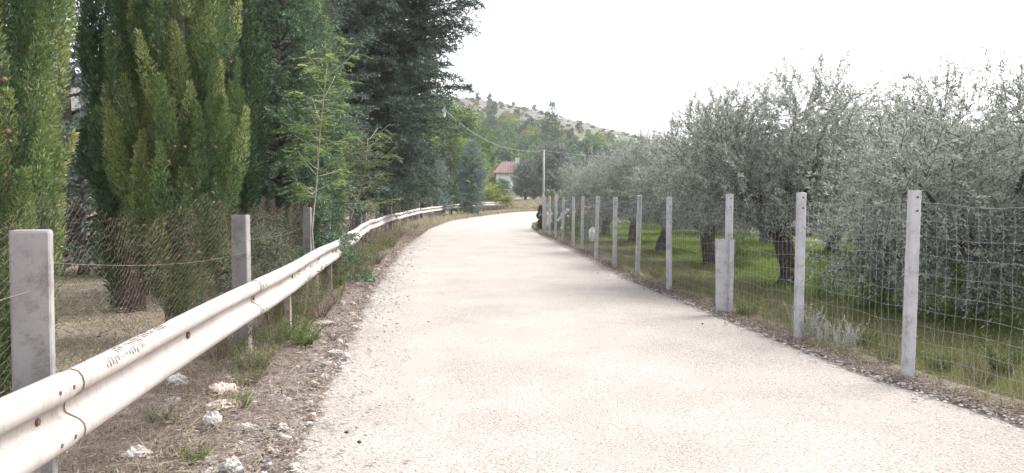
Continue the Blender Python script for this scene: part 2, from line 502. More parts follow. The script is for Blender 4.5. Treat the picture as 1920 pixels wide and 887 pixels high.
verge("verge", LE, -1, 1.7, .24, M['verge'])
verge("verge", RE, 1, .45, .26, M['verge'], .018)

# ------------------------------------------------------------------ haze
def add_haze():
    m, t, out = new_mat("haze_air")
    v = t.nodes.new("ShaderNodeVolumePrincipled")
    v.inputs['Color'].default_value = (.93, .95, 1, 1)
    v.inputs['Density'].default_value = 0.00042
    t.links.new(v.outputs[0], out.inputs['Volume'])
    b = MB(); b.box((-1000, -60, -8), (1000, 1900, 95))
    tag(b.build("haze", m), kind="stuff")
add_haze()

# ------------------------------------------------------------------ guardrail
PROF = np.array([(.000, -.020), (.012, -.004), (.035, .0), (.062, -.008), (.078, -.030), (.084, -.055), (.080, -.080), (.062, -.100), (.030, -.118), (.006, -.132),
                 (0, -.148), (0, -.168), (.006, -.184), (.030, -.198), (.062, -.214), (.080, -.235), (.084, -.258), (.078, -.284), (.060, -.304), (.034, -.312), (.012, -.306), (.0, -.292)])
_t = np.gradient(PROF, axis=0); PN = nrm(np.stack([-_t[:, 1], _t[:, 0]], 1))
RP = resample(RAIL, .1)
rT = nrm(np.gradient(RP, axis=0)); rN = np.stack([rT[:, 1], -rT[:, 0]], 1)
rs = np.r_[0, np.cumsum(np.linalg.norm(np.diff(RP, axis=0), axis=1))]
rail = empty("guardrail", (-1.87, 2.95, 0))
tag(rail, "long cream painted steel guardrail with rust spots curving along the left road edge", "guardrail")
bpy.context.view_layer.update()


def rail_at(s):
    p = np.array([np.interp(s, rs, RP[:, 0]), np.interp(s, rs, RP[:, 1])])
    t = np.array([np.interp(s, rs, rT[:, 0]), np.interp(s, rs, rT[:, 1])]); t /= np.linalg.norm(t)
    return p, t, np.array([t[1], -t[0]])


def rail_top(s, y):
    # slight unevenness; the dented spot near the third joint
    return .89 + gz(0, y) + .012 * np.sin(s * .55) + .01 * np.sin(s * 1.3 + 1)


def sweep(s0, s1, off, name, mat, prof=PROF, step=.2, extra_d=0.0):
    ss_ = np.arange(s0, s1 + 1e-6, min(step, (s1 - s0) / 2))
    rows = []
    for s in ss_:
        p, t, nn = rail_at(s)
        z0 = float(rail_top(s, p[1]))
        dd = prof[:, 0] + off * PN[:, 0]
        rows.append(np.stack([p[0] + nn[0] * dd, p[1] + nn[1] * dd, z0 + prof[:, 1] + off * PN[:, 1]], 1))
    V = np.vstack(rows) - np.array([-1.87, 2.95, 0])
    k = len(prof); m_ = len(ss_)
    ii = (np.arange(m_ - 1)[:, None] * k + np.arange(k - 1)[None])
    Q = np.stack([ii, ii + k, ii + k + 1, ii + 1], -1).reshape(-1, 4)
    o = mk_mesh(name, V, Q, mat, rail, smooth=True)
    return o


def s_of_y(y):
    return float(np.interp(y, RP[:, 1], rs))
joints = [s_of_y(y) for y in (-1.0, 2.95, 6.6, 10.75, 14.6)]
while joints[-1] < rs[-1] - 5: joints.append(joints[-1] + 4.0)
joints.append(rs[-1] - .05)
hexp = []
for k in range(len(joints) - 1):
    s0, s1 = joints[k], joints[k + 1]
    o = sweep(s0, min(s1 + (.30 if k < len(joints) - 2 else 0), rs[-1]), .000 if k % 2 else .0045, "beam", M['rail'])
    md = o.modifiers.new("thickness", 'SOLIDIFY'); md.thickness = .003; md.offset = -1
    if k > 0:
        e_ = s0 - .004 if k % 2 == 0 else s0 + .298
        sweep(e_, e_ + .010, .0058, "seam", M['dirt_or_hole'])
        if s0 < 40:
            sx_ = s0 + .30
            pass
rootv = np.array([-1.87, 2.95, 0])


def disc_part(name, p, nn3, r, h, mat, k=6):
    b = MB()
    P = np.array([p, p + nn3 * h])
    b.tube(P, [r, r * .92], k)
    return b.build(name, mat, rail)
for k, s0 in enumerate(joints[1:-1]):
    if s0 > 34: break
    for ds, dz, r, zz in ((.06, -.158, .016, 1), (.20, -.055, .010, 0), (.08, -.050, .010, 0), (.20, -.262, .010, 0), (.08, -.262, .010, 0)):
        p, t, nn = rail_at(s0 + ds)
        d = .0065 if zz else .0895
        z0 = float(rail_top(s0, p[1])) + dz
        disc_part("bolt_or_hole", np.array([p[0] + nn[0] * d, p[1] + nn[1] * d, z0]) - rootv, np.array([nn[0], nn[1], 0]), r, .012 if zz else .004, M['rust'] if zz else M['dirt_or_hole'])
    # washer plate behind the big bolt
# slotted bolt in mid span, rusty bracket
for s0 in [j + 2.0 for j in joints[1:8]]:
    p, t, nn = rail_at(s0)
    z0 = float(rail_top(s0, p[1])) - .158
    disc_part("bolt_or_hole", np.array([p[0] + nn[0] * .006, p[1] + nn[1] * .006, z0]) - rootv, np.array([nn[0], nn[1], 0]), .024, .014, M['rust'])
# support posts of the rail: narrow steel channels behind the beam
for k, s0 in enumerate([j + d for j in joints[:-1] for d in (0.06, 2.0)]):
    if s0 > rs[-1]: continue
    p, t, nn = rail_at(s0)
    if (s0 > 1 and k % 2 == 1 and p[1] < 6) or 5.5 < p[1] < 8: continue
    b = MB()
    zt = float(rail_top(s0, p[1])) - .04
    lean = random.uniform(-.05, .05)
    for (a0, a1, d0, d1) in ((-.045, .045, -.016, -.010), (-.045, -.039, -.075, -.016), (.039, .045, -.075, -.016)):
        V = []
        for z in (-.1 + gz(0, p[1]), zt):
            for a, d in ((a0, d0), (a1, d0), (a1, d1), (a0, d1)):
                l = lean * (zt - z)
                V.append((p[0] + t[0] * (a + l) + nn[0] * d, p[1] + t[1] * (a + l) + nn[1] * d, z))
        b.add(np.array(V) - rootv, [(0, 3, 2, 1), (4, 5, 6, 7), (0, 1, 5, 4), (1, 2, 6, 5), (2, 3, 7, 6), (3, 0, 4, 7)])
    b.build("post", M['rail_post'], rail)
# scratched scrawl on top of the beam
b = MB()
def on_top(s, a):
    """point on the upper hump; a 0..1 across it"""
    p, t, nn = rail_at(s)
    q = np.interp(a * 6, np.arange(7), PROF[:7, 0]); z = np.interp(a * 6, np.arange(7), PROF[:7, 1])
    return np.array([p[0] + nn[0] * (q + .006), p[1] + nn[1] * (q + .006), float(rail_top(s, p[1])) + z + .006]) - rootv
sj = joints[1]
for line, (sa, sb, a0) in enumerate(((.55, 1.05, .70), (.72, 1.45, .42), (1.2, 1.62, .14))):
    q = np.linspace(sa, sb, 240); prev = []
    for i, s in enumerate(q):
        w_ = i / 240 * (sb - sa) / .035          # one letter every 3.5 cm
        a = a0 + (.085 + .05 * math.sin(w_ * .71 + line)) * math.sin(w_ * 6.283) + .03 * math.sin(w_ * 2.3)
        prev.append(on_top(sj + s + .012 * math.sin(w_ * 6.283 + 1.2), a))
        if (w_ + line * 2) % 6.2 > 5.3:
            if len(prev) > 3: b.tube(prev, .0013, 3, cap=False)
            prev = []
    if len(prev) > 2: b.tube(prev, .0013, 3, cap=False)
o = b.build("scrawl", M['dirt_or_hole'], rail); o["label"] = "illegible dark handwritten scrawl scratched on the beam"

# ------------------------------------------------------------------ left fence: concrete posts and rusty chain link
FP = [(-1.93, -.9), (-2.13, 3.4), (-2.63, 7.5), (-3.32, 12.5), (-4.3, 18), (-4.93, 25), (-5.39, 31), (-5.66, 36), (-5.85, 42), (-5.8, 48), (-5.45, 52),
      (-5.1, 56), (-4.7, 60), (-3.97, 64), (-3.05, 68), (-1.9, 73)]
FP = np.array(FP)
lf = empty("chain_link_fence", (-2.13, 3.4, 0))
tag(lf, "sagging rusty chain link fence on grey concrete posts behind the guardrail", "fence")
fr = np.array([-2.13, 3.4, 0])


def conc_post(parent, root, x, y, zt, w, d, ang, mat, tilt=(0, 0), ch=.008, name="post", zb=-.15):
    """square post with chamfered corners and a slightly rough top"""
    b = MB()
    c, s = math.cos(ang), math.sin(ang)
    hw, hd = w / 2, d / 2
    ring = [(-hw + ch, -hd), (hw - ch, -hd), (hw, -hd + ch), (hw, hd - ch), (hw - ch, hd), (-hw + ch, hd), (-hw, hd - ch), (-hw, -hd + ch)]
    zs = [zb, 0, .35, .7, 1.05, zt - .012, zt]
    V = []
    zg = float(gz(x, y))
    for i, z in enumerate(zs):
        k = .95 if i == len(zs) - 1 else 1 + random.uniform(-.012, .012)
        for (a, e) in ring:
            a *= k; e *= k
            V.append((x + a * c - e * s + tilt[0] * z - root[0], y + a * s + e * c + tilt[1] * z - root[1], zg + z + (random.uniform(-.004, .004) if i == len(zs) - 1 else 0) - root[2]))
    n = 8; Q = []
    for i in range(len(zs) - 1):
        for j in range(n): Q.append((i * n + j, i * n + (j + 1) % n, (i + 1) * n + (j + 1) % n, (i + 1) * n + j))
    t0 = (len(zs) - 1) * n
    Q += [(t0 + 0, t0 + 1, t0 + 2, t0 + 3), (t0 + 4, t0 + 5, t0 + 6, t0 + 7), (t0 + 0, t0 + 3, t0 + 4, t0 + 7)]
    b.add(V, Q)
    return b.build(name, mat, parent)
for i, (x, y) in enumerate(FP):
    a = math.atan2(*(FP[min(i + 1, len(FP) - 1)] - FP[max(i - 1, 0)])[::-1]) - math.pi / 2
    a = .40 if i == 1 else -.07 if i == 2 else a - .1
    conc_post(lf, fr, x, y, 1.44 + (.02 if i == 1 else random.uniform(-.03, .03) if i > 2 else 0), .155 if i < 3 else .13, .10 if i < 3 else .09, a, M['conc'], (.01 if i == 1 else random.uniform(-.01, .01), 0), zb=-.1)


def line_interp(P, s):
    d = np.r_[0, np.cumsum(np.linalg.norm(np.diff(P, axis=0), axis=1))]
    return np.stack([np.interp(s, d, P[:, k]) for k in range(2)], -1), d


def chainlink(P, s0, s1, cell, r, name, root, parent, mat):
    b = MB()
    base = rng.uniform(0, 6, 4)
    m_ = int((s1 - s0) / cell)
    hgt = 1.60
    nseg = int(hgt / (cell * .5))
    _, dd = line_interp(P, 0)
    Vs, Qs, n0 = [], [], 0
    for i in range(m_):
        k = np.arange(nseg + 1)
        zig = np.where(k % 2 == 0, -.5, .5) * cell * 1.02 + .006 * np.where(k % 2 == 0, 1, -1)
        s = s0 + (i + .5) * cell + zig * (1 if i % 2 else 1)
        s = s0 + i * cell + np.where((k + i) % 2 == 0, 0, cell) * .5 * 2
        z = k * cell * .5
        # sag and buckle: a lazy distortion of the whole net
        top = z / hgt
        ds = .10 * top ** 2 * np.sin(s * 1.7 + base[0]) + .05 * top * np.sin(s * 5.1 + z * 2 + base[1])
        dz = (-.05 + .07 * np.sin(s * 2.3 + base[2]) + .03 * np.sin(s * 9 + base[3])) * top ** 2 + .012 * rng.normal(size=len(k)) * top
        dn = .022 * top * np.sin(s * 2.3 + z * 3) + .006 * np.sin(s * 6.0 + z * 5)
        q = np.clip(s + ds, s0, s1)
        p, _ = line_interp(P, q)
        t = nrm(line_interp(P, q + .05)[0] - line_interp(P, q - .05)[0] + 1e-9)
        nn = np.stack([t[:, 1], -t[:, 0]], 1)
        pts = np.stack([p[:, 0] + nn[:, 0] * (dn - .03), p[:, 1] + nn[:, 1] * (dn - .03), .0 + z + dz + gz(p[:, 0], p[:, 1])], 1) - root
        b.tube(pts, r, 3, cap=False)
    return b.build(name, mat, parent)
sp = np.r_[0, np.cumsum(np.linalg.norm(np.diff(FP, axis=0), axis=1))]
chainlink(FP, 0, sp[3], .044, .0010, "wire_mesh", fr, lf, M['wire_rust'])
chainlink(FP, sp[3], sp[6], .055, .0019, "wire_mesh", fr, lf, M['wire_rust'])
chainlink(FP, sp[6], sp[-1], .11, .0032, "wire_mesh", fr, lf, M['wire_rust'])
# tension wires
b = MB()
for z0, sag in ((1.20, .06), (.62, .05)):
    for i in range(len(FP) - 1):
        u = np.linspace(0, 1, 9)
        p = FP[i] * (1 - u[:, None]) + FP[i + 1] * u[:, None]
        zr = z0 + (.12 if i % 2 else 0) * (1 - 2 * u) - sag * 4 * u * (1 - u)
        b.tube(np.c_[p[:, 0] + .035, p[:, 1], zr + gz(p[:, 0], p[:, 1])] - fr, .0013, 4, cap=False)
b.build("tension_wire", M['wire_rust'], lf)

# ------------------------------------------------------------------ right fence: pale posts and wire field mesh
RF = np.array([(4.15, 4.3), (3.41, 6.6), (3.17, 8.5), (2.94, 10.5), (2.65, 13.0), (2.52, 15.5), (2.30, 17.3), (2.15, 19.8), (2.09, 23.0), (1.95, 24.7), (1.79, 27.3),
               (1.66, 29.4), (1.52, 31.5), (1.45, 33.8), (1.44, 36), (1.52, 38.6), (1.7, 41.5), (2.0, 45), (2.5, 49), (3.3, 53), (4.6, 57)])
rr = np.array([3.41, 6.6, 0])
rf = empty("wire_fence", tuple(rr))
tag(rf, "galvanised wire mesh fence on whitish concrete posts along the right road edge", "fence")
tops = [1.66, 1.665, 1.665, 1.655, 1.63, 1.66, 1.63, 1.645, 1.66, 1.65, 1.64, 1.69, 1.70, 1.66, 1.72, 1.70, 1.74, 1.7, 1.72, 1.7, 1.7]
for i, (x, y) in enumerate(RF):
    a = math.atan2(*(RF[min(i + 1, len(RF) - 1)] - RF[max(i - 1, 0)])[::-1]) - math.pi / 2
    ti = {1: .012, 2: .004, 3: .006, 5: .022, 7: .028, 10: .02}.get(i, random.uniform(-.008, .012))
    o = conc_post(rf, rr, x, y, tops[i], .086, .086, a * .6, M['conc_white'], (ti, 0), ch=.012, zb=-.1)
    if i < 14:
        zg = float(gz(x, y))
        for dz in (.055, .17):  # bolt holes in the post: the shade inside them drawn as small dark discs
            b = MB()
            c = np.array([x + ti * (tops[i] - dz) + .004, y - .047, zg + tops[i] - dz]) - rr
            b.tube([c, c + np.array([0, -.006, 0])], .009, 8)
            b.build("bolt_or_hole", M['dirt_or_hole'], o)
        for zt_ in (.42, .95, 1.28):
            b = MB()
            a2 = np.linspace(0, 2 * np.pi, 17)
            rx = np.clip(np.cos(a2) * .07, -.051, .051); ry = np.clip(np.sin(a2) * .07, -.051, .051)
            c_, s_ = math.cos(a * .6), math.sin(a * .6)
            b.tube(np.c_[x + ti * zt_ + rx * c_ - ry * s_, y + rx * s_ + ry * c_, zg + zt_ + .012 * np.sin(a2 * 1 + i)] - rr, .0022, 4, cap=False)
            b.build("tie_wire", M['wire_zinc'], o)

rsx = np.r_[0, np.cumsum(np.linalg.norm(np.diff(RF, axis=0), axis=1))]
def rf_pt(s, z):
    s = np.asarray(s, float); z = np.broadcast_to(np.asarray(z, float), s.shape)
    x = np.interp(s, rsx, RF[:, 0]); y = np.interp(s, rsx, RF[:, 1])
    k = np.clip(np.searchsorted(rsx, s, side='right') - 1, 0, len(rsx) - 2)
    u = (s - rsx[k]) / (rsx[k + 1] - rsx[k])
    free = 4 * u * (1 - u)
    d = RF[k + 1] - RF[k]; d = nrm(d); nn = np.stack([d[:, 1], -d[:, 0]], 1)
    b1 = free * (.012 * np.sin(s * 5 + z * 4) + .005 * np.sin(s * 13 + z * 9)) + .055
    dz = -free * .045 * (z / 1.5) + free * (.012 * np.sin(s * 7 + k * 2 + z * 3)) - .012 * np.abs(np.sin(s * 3.1)) * (z < .5)
    sh = free * (.010 * np.sin(z * 5 + k * 1.7) + .006 * np.sin(z * 11 + s * 2))
    return np.stack([x + nn[:, 0] * b1 + d[:, 0] * sh, y + nn[:, 1] * b1 + d[:, 1] * sh, z + dz + gz(x, y)], 1)
b = MB()
zs = [.06, .16, .27, .39, .52, .66, .81, .97, 1.13, 1.29, 1.42, 1.57]
for k, z in enumerate(zs):
    for (a_, b_, st, r) in ((0, rsx[5], .07, .0017), (rsx[5], rsx[-1], .15, .0022)):
        b.tube(rf_pt(np.arange(a_, b_ + .001, st), z) - rr, r * (1.5 if k == len(zs) - 1 else 1.0), 3, cap=False)
s = 0.03
zz = np.linspace(.03, 1.57, 15)
while s < rsx[-1]:
    near_ = s < rsx[5]
    b.tube(rf_pt(np.full(len(zz), s), zz) - rr, (.0012 if near_ else .0019), 3, cap=False)
    s += .098 + random.uniform(-.006, .006) if s < rsx[9] else .14
b.build("wire_mesh", M['wire_zinc'], rf)
# short stub post standing beside the fourth post
st = empty("stub_post", (2.87, 10.55, 0))
tag(st, "short broken off concrete stub leaning against a taller right side fence post", "post")
conc_post(st, np.array([2.87, 10.55, 0]), 2.865, 10.50, .66, .15, .09, .1, M['conc_white'], (-.015, 0), ch=.012, name="shaft", zb=-.1)
conc_post(st, np.array([2.87, 10.55, 0]), 2.955, 10.41, .60, .05, .06, .1, M['conc_white'], (.01, 0), ch=.006, name="buttress", zb=-.1)

# ------------------------------------------------------------------ tree builders
def cypress_geo(h, rmax, nplume, nsprig, L, W, zvis=99, prof=None, spread=.22, plen=(.5, 1.0), pr=.085):
    px_, py_ = prof if prof else ([0, .06, .2, .45, .7, .9, 1], [.42, .66, .95, 1, .78, .42, .05])
    u = rng.uniform(0, 1, nplume * 3)
    R_ = np.interp(u, px_, py_)
    keep = rng.uniform(0, 1, len(u)) < (R_ * .8 + .2)
    z0 = u[keep] * h
    z0 = z0[(z0 < zvis) | (rng.uniform(0, 1, len(z0)) < .4)][:nplume]
    C, D, Tn, LL = [], [], [], []
    for z in z0:
        az = rng.uniform(0, 2 * np.pi)
        out = np.array([math.cos(az), math.sin(az), 0])
        R = np.interp(z / h, px_, py_) * rmax
        pl = rng.uniform(*plen) * (.55 + .45 * min(1, R / rmax + .2))
        rb = R * (rng.uniform(.5, .92) if rng.uniform() < .8 else rng.uniform(.9, 1.12))
        base = out * rb + np.array([0, 0, z])
        ax = nrm(out * spread * rng.uniform(.4, 1.5) + np.array([0, 0, 1.0]) + rng.normal(size=3) * .05)
        ns = int(nsprig * (1 if z < zvis else .45) * (pl / np.mean(plen)))
        t = rng.uniform(0, 1, ns) ** .9
        rp = pr * (.35 + 1.0 * np.sin(np.pi * np.clip(t, 0, 1) ** .75)) * (1.02 - t * .55) * rng.uniform(.8, 1.25)
        ph = rng.uniform(0, 2 * np.pi, ns)
        e1 = nrm(np.cross(ax, [1, .3, 0])); e2 = np.cross(ax, e1)
        e = e1 * np.cos(ph)[:, None] + e2 * np.sin(ph)[:, None]
        c = base + ax * (pl * t)[:, None] - out * (.12 * pl * t ** 2)[:, None] + e * (rp * rng.uniform(0, 1, ns) ** .45)[:, None]
        d = ax * 1.0 + e * rng.uniform(.3, 1.1, ns)[:, None] + rng.normal(size=(ns, 3)) * .28
        C.append(c); D.append(d)
        tn = rng.uniform(0, 1)
        Tn.append(np.clip(tn + .35 * (t - .6), 0, 1))
        LL.append(np.full(ns, 1.0 if z < zvis else 1.5))
    C, D, Tn, LL = np.vstack(C), np.vstack(D), np.concatenate(Tn), np.concatenate(LL)
    l = L * LL * rng.uniform(.6, 1.35, len(C))
    V = leafV(C, D, l, W * LL * rng.uniform(.7, 1.3, len(C)))
    return V, np.repeat(Tn, 4)


def add_trunk(parent, h, r0, mat, kink=.05, limbs=None, k=8):
    b = MB()
    n_ = 7; z = np.linspace(-.1, h, n_)
    P = np.c_[kink * rng.normal(size=n_) * (z > 0.2), kink * rng.normal(size=n_) * (z > 0.2), z]
    R = r0 * (1 - .82 * np.linspace(0, 1, n_)); R[0] *= 1.35
    b.tube(P, R, k)
    for (P2, R2) in (limbs or []): b.tube(P2, R2, 5)
    return b.build("trunk", mat, parent, smooth=True)


def cypress(loc, h, r, npl, nsp, L, W, mat, label, cat="cypress", cones=0, zvis=99, rz=0, bark=None, group=None, **kw):
    t = empty("cypress", (loc[0], loc[1], float(gz(*loc[:2]))), rz)
    tag(t, label, cat, group)
    limbs = []
    for _ in range(26):
        az = rng.uniform(0, 6.28); z = rng.uniform(.1, .7) * h; o_ = np.array([math.cos(az), math.sin(az), 0])
        limbs.append((np.array([[0, 0, z], o_ * r * .5 + [0, 0, z + .35], o_ * r * .75 + [0, 0, z + .9]]), np.array([.025, .016, .006])))
    add_trunk(t, h * .93, .05 + h * .012, bark or M['bark'], .02, limbs)
    V, tn = cypress_geo(h, r, npl, nsp, L, W, zvis, **kw)
    cr = mk_mesh("crown", V, quadsF(len(V)), mat, t, tint=tn)
    if cones:
        px_, py_ = [0, .06, .2, .45, .7, .9, 1], [.42, .66, .95, 1, .78, .42, .05]
        proto = None
        for i in range(cones):
            z = rng.uniform(.6, min(zvis, h * .9)); az = rng.uniform(-2.6, .8)
            R = np.interp(z / h, px_, py_) * r * rng.uniform(.98, 1.12) + .03
            p = (R * math.cos(az), R * math.sin(az), z)
            if proto is None:
                b = MB(); a_ = np.linspace(0, np.pi, 6)
                b.tube(np.c_[np.zeros(6), np.zeros(6), -np.cos(a_) * .015], np.maximum(np.sin(a_) * .016, .002), 7)
                proto = b.build("cone", M['cone'], cr); proto.location = p
            else:
                c = proto.copy(); COL.objects.link(c); c.parent = cr; c.location = p
                q = rng.uniform(.8, 1.4); c.scale = (q, q, q)
    return t


def conifer_geo(h, R, z0, nb, twig_step, spr_step, L, W, droop=.25, rise=.1, power=1.0, prof=None, asym=None, twl=.42, needle=.75):
    C, D, Tn = [], [], []
    limbs = []
    for k in range(nb):
        u = (k + rng.uniform(0, 1)) / nb
        u = 1 - (1 - u) ** 1.25
        z = z0 + (h - z0) * u
        az = k * 2.399 + rng.normal() * .3
        out = np.array([math.cos(az), math.sin(az), 0]); side = np.array([-out[1], out[0], 0])
        rr_ = np.interp(u, *prof) if prof else (1 - u) ** power
        Lb = R * rr_ * rng.uniform(.72, 1.12) + .12
        if asym: Lb *= asym(az, z)
        rs_ = rise + rng.normal() * .07 + .5 * u; dr = droop * rng.uniform(.7, 1.4)
        def pos(t): return np.array([0, 0, z]) + out * (Lb * t)[:, None] + np.array([0, 0, 1.0]) * (Lb * (rs_ * t - dr * t ** 2))[:, None] + side * (.07 * Lb * np.sin(t * 5 + k))[:, None]
        tt = np.linspace(0, 1, 6)
        limbs.append((pos(tt), (.008 + .016 * Lb) * (1 - .85 * tt)))
        ntw = max(4, int(Lb / twig_step) * 2)
        t = rng.uniform(.12, 1, ntw); p0 = pos(t)
        sg = np.where(np.arange(ntw) % 2 == 0, 1, -1)
        td = nrm(out * .75 + side * (sg * rng.uniform(.4, 1.2, ntw))[:, None] + np.array([0, 0, 1]) * (rng.normal(size=ntw) * .25 - .12 - .3 * dr * t)[:, None])
        tl = (twl * Lb * (1.05 - t) + .10 + .05 * Lb) * rng.uniform(.6, 1.2, ntw)
        tint_b = rng.uniform(0, 1)
        for j in range(ntw):
            ns = max(4, int(tl[j] / spr_step))
            s = rng.uniform(0, 1, ns)
            c = p0[j] + td[j] * (tl[j] * s)[:, None] + np.array([0, 0, -1]) * (.16 * tl[j] * s ** 2)[:, None]
            C.append(c + rng.normal(size=c.shape) * .012)
            D.append(td[j] + rng.normal(size=(ns, 3)) * needle)
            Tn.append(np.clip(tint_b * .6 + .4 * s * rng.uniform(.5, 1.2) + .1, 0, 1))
    C, D, Tn = np.vstack(C), np.vstack(D), np.concatenate(Tn)
    V = leafV(C, D, L * rng.uniform(.6, 1.3, len(C)), W * rng.uniform(.7, 1.3, len(C)))
    return V, np.repeat(Tn, 4), limbs


def conifer(name, loc, h, mat, label, cat, r0=.12, rz=0, group=None, bark=None, **kw):
    t = empty(name, (loc[0], loc[1], float(gz(*loc[:2]))), rz)
    tag(t, label, cat, group)
    V, tn, limbs = conifer_geo(h, **kw)
    add_trunk(t, h * .97, r0, bark or M['bark'], .03, limbs)
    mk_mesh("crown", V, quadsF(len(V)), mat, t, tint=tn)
    return t


def olive_proto(h, R, nshoot, nleaf, lump_n=15, wands=90, low=.24, seed=0, zmin=.15):
    t = empty("olive_tree")
    b = MB()
    # gnarled trunk, then limbs
    n_ = 8; z = np.linspace(-.1, .95, n_)
    P = np.c_[.07 * np.sin(z * 4 + seed), .06 * np.cos(z * 5 + seed), z]
    b.tube(P, np.array([.30, .24, .20, .185, .18, .18, .19, .17]) * rng.uniform(.85, 1.05), 11)
    for _ in range(5):
        a = rng.uniform(0, 6.28)
        b.tube(P[:6] + np.array([.11 * math.cos(a), .11 * math.sin(a), 0]) * np.linspace(1.4, .7, 6)[:, None], np.linspace(.11, .06, 6), 6)
    lumps = []
    for k in range(lump_n):
        az = k * 2.4 + rng.uniform(-.3, .3); q = .35 + .65 * rng.uniform(0, 1) ** .6
        zc = h * rng.uniform(low, .76)
        if k % 3 == 0: zc = h * rng.uniform(low, low + .1); q = max(q, .8)
        rad = R * q * .72 * (1.0 if zc < h * .6 else .75)
        c = np.array([rad * math.cos(az), rad * math.sin(az), zc])
        rl = rng.uniform(.36, .55) * R * .82
        lumps.append((c, np.array([rl, rl, rl * rng.uniform(.85, 1.2)])))
        s_ = np.linspace(0, 1, 7)[:, None]
        base = P[-2]
        mid = c * np.array([.45, .45, .62])
        path = (1 - s_) ** 2 * base + 2 * s_ * (1 - s_) * mid + s_ ** 2 * c + rng.normal(size=(7, 3)) * .02
        b.tube(path, np.linspace(.075, .014, 7), 6)
    lumps.append((np.array([0, 0, h * .62]), np.array([R * .6, R * .6, h * .25])))
    lz = np.array([l[0][2] for l in lumps]); lw = np.where(lz > h * .6, .55, 1.15); lw[-1] = .8; lw /= lw.sum()
    C, D, Tn = [], [], []
    stems = MB()
    for k in range(nshoot + wands):
        wand = k >= nshoot
        c, rl = lumps[rng.choice(len(lumps), p=lw)]
        d = nrm(rng.normal(size=3))
        if wand:
            d = nrm(np.array([d[0], d[1], abs(d[2]) + .9]))
            st_ = c + d * rl * rng.uniform(.65, .95); ln = rng.uniform(.22, .62)
            dd = nrm(np.array([d[0] * .25, d[1] * .25, 1]) + rng.normal(size=3) * .12); bend = rng.normal(size=3) * .05
        else:
            st_ = c + d * rl * rng.uniform(.1, 1.0) ** .5; ln = rng.uniform(.2, .48)
            if d[2] < -.05 and rng.uniform() < .7:
                dd = nrm(d * .5 + np.array([0, 0, -.9]) + rng.normal(size=3) * .3); ln *= 1.15
            else: dd = nrm(d * .8 + np.array([0, 0, .55]) + rng.normal(size=3) * .35)
            bend = np.array([0, 0, -.25]) * ln
        m_ = int(nleaf * ln / .45 * (.8 if wand else 1))
        s = np.linspace(.03, 1, m_) + rng.normal(size=m_) * .01
        pts = st_ + dd * (ln * s)[:, None] + bend * (s ** 2)[:, None]
        if pts[:, 2].min() < zmin: continue
        sd = nrm(np.cross(dd, rng.normal(size=3))); sd2 = np.cross(dd, sd)
        ph = np.where(np.arange(m_) % 2 == 0, 0, np.pi) + (np.arange(m_) // 2 % 2) * np.pi / 2 + rng.normal(size=m_) * .35
        side = sd * np.cos(ph)[:, None] + sd2 * np.sin(ph)[:, None]
        C.append(pts); D.append(dd * .75 + side * .8 + rng.normal(size=(m_, 3)) * .2)
        Tn.append(np.full(m_, rng.uniform(0, 1)))
        if k % 2 == 0 or wand:
            q = np.linspace(0, 1, 4)
            b.tube(st_ + dd * (ln * q)[:, None] + bend * (q ** 2)[:, None], np.linspace(.006, .002, 4), 3, cap=False)
    b.build("trunk", M['bark'], t, smooth=True)
    C, D, Tn = np.vstack(C), np.vstack(D), np.concatenate(Tn)
    V = leafV(C, D, .066 * rng.uniform(.6, 1.25, len(C)), .0165 * rng.uniform(.75, 1.25, len(C)))
    mk_mesh("crown", V, quadsF(len(V)), M['olive'], t, tint=np.repeat(Tn, 4))
    t["category"] = "olive tree"
    return t


def lump_tree(name, h, R, n, L, W, mat, bark, z0=.25, lumps=9, flat=1.0, droop=0.0, trunk_r=.12, hollow=.3):
    t = empty(name)
    lm = []
    limbs = []
    for k in range(lumps):
        az = k * 2.4 + rng.uniform(-.4, .4); u = (k + .5) / lumps
        zc = h * (z0 + (.86 - z0) * u) + rng.uniform(-.05, .05) * h
        rad = R * .62 * math.sin(math.pi * (.18 + .72 * u)) * rng.uniform(.5, 1.1)
        rl = R * rng.uniform(.32, .5) * (1.1 - .35 * u)
        c = np.array([rad * math.cos(az), rad * math.sin(az), zc])
        lm.append((c, np.array([rl, rl, rl * .85 * flat])))
        limbs.append((np.array([[0, 0, zc * .55], c * [.5, .5, .8], c]), np.array([trunk_r * .5, trunk_r * .3, trunk_r * .12])))
    lm.append((np.array([0, 0, h * .55]), np.array([R * .55, R * .55, h * .33])))
    w_ = np.array([l[1][0] ** 2 for l in lm]); w_ /= w_.sum()
    idx = rng.choice(len(lm), n, p=w_)
    cc = np.array([l[0] for l in lm])[idx]; rl = np.array([l[1] for l in lm])[idx]
    d = nrm(rng.normal(size=(n, 3)))
    # clumps: pull the leaves together round random cluster points
    ncl = max(20, n // 26)
    cl_i = rng.choice(len(lm), ncl, p=w_); cd = nrm(rng.normal(size=(ncl, 3)))
    clc = np.array([l[0] for l in lm])[cl_i] + cd * np.array([l[1] for l in lm])[cl_i] * (hollow + (1 - hollow) * rng.uniform(0, 1, ncl) ** .4)[:, None]
    ci = rng.integers(0, ncl, n)
    pos = clc[ci] + rng.normal(size=(n, 3)) * R * .075
    tn = rng.uniform(0, 1, ncl)[ci]
    dirs = cd[ci] + rng.normal(size=(n, 3)) * .8 + np.array([0, 0, -droop])
    pos[:, 2] = np.maximum(pos[:, 2], .12)
    add_trunk(t, h * .8, trunk_r, bark, .04 * h / 4, limbs, 6)
    V = leafV(pos, dirs, L * rng.uniform(.6, 1.3, n), W * rng.uniform(.7, 1.3, n))
    mk_mesh("crown", V, quadsF(len(V)), mat, t, tint=np.repeat(tn, 4))
    return t


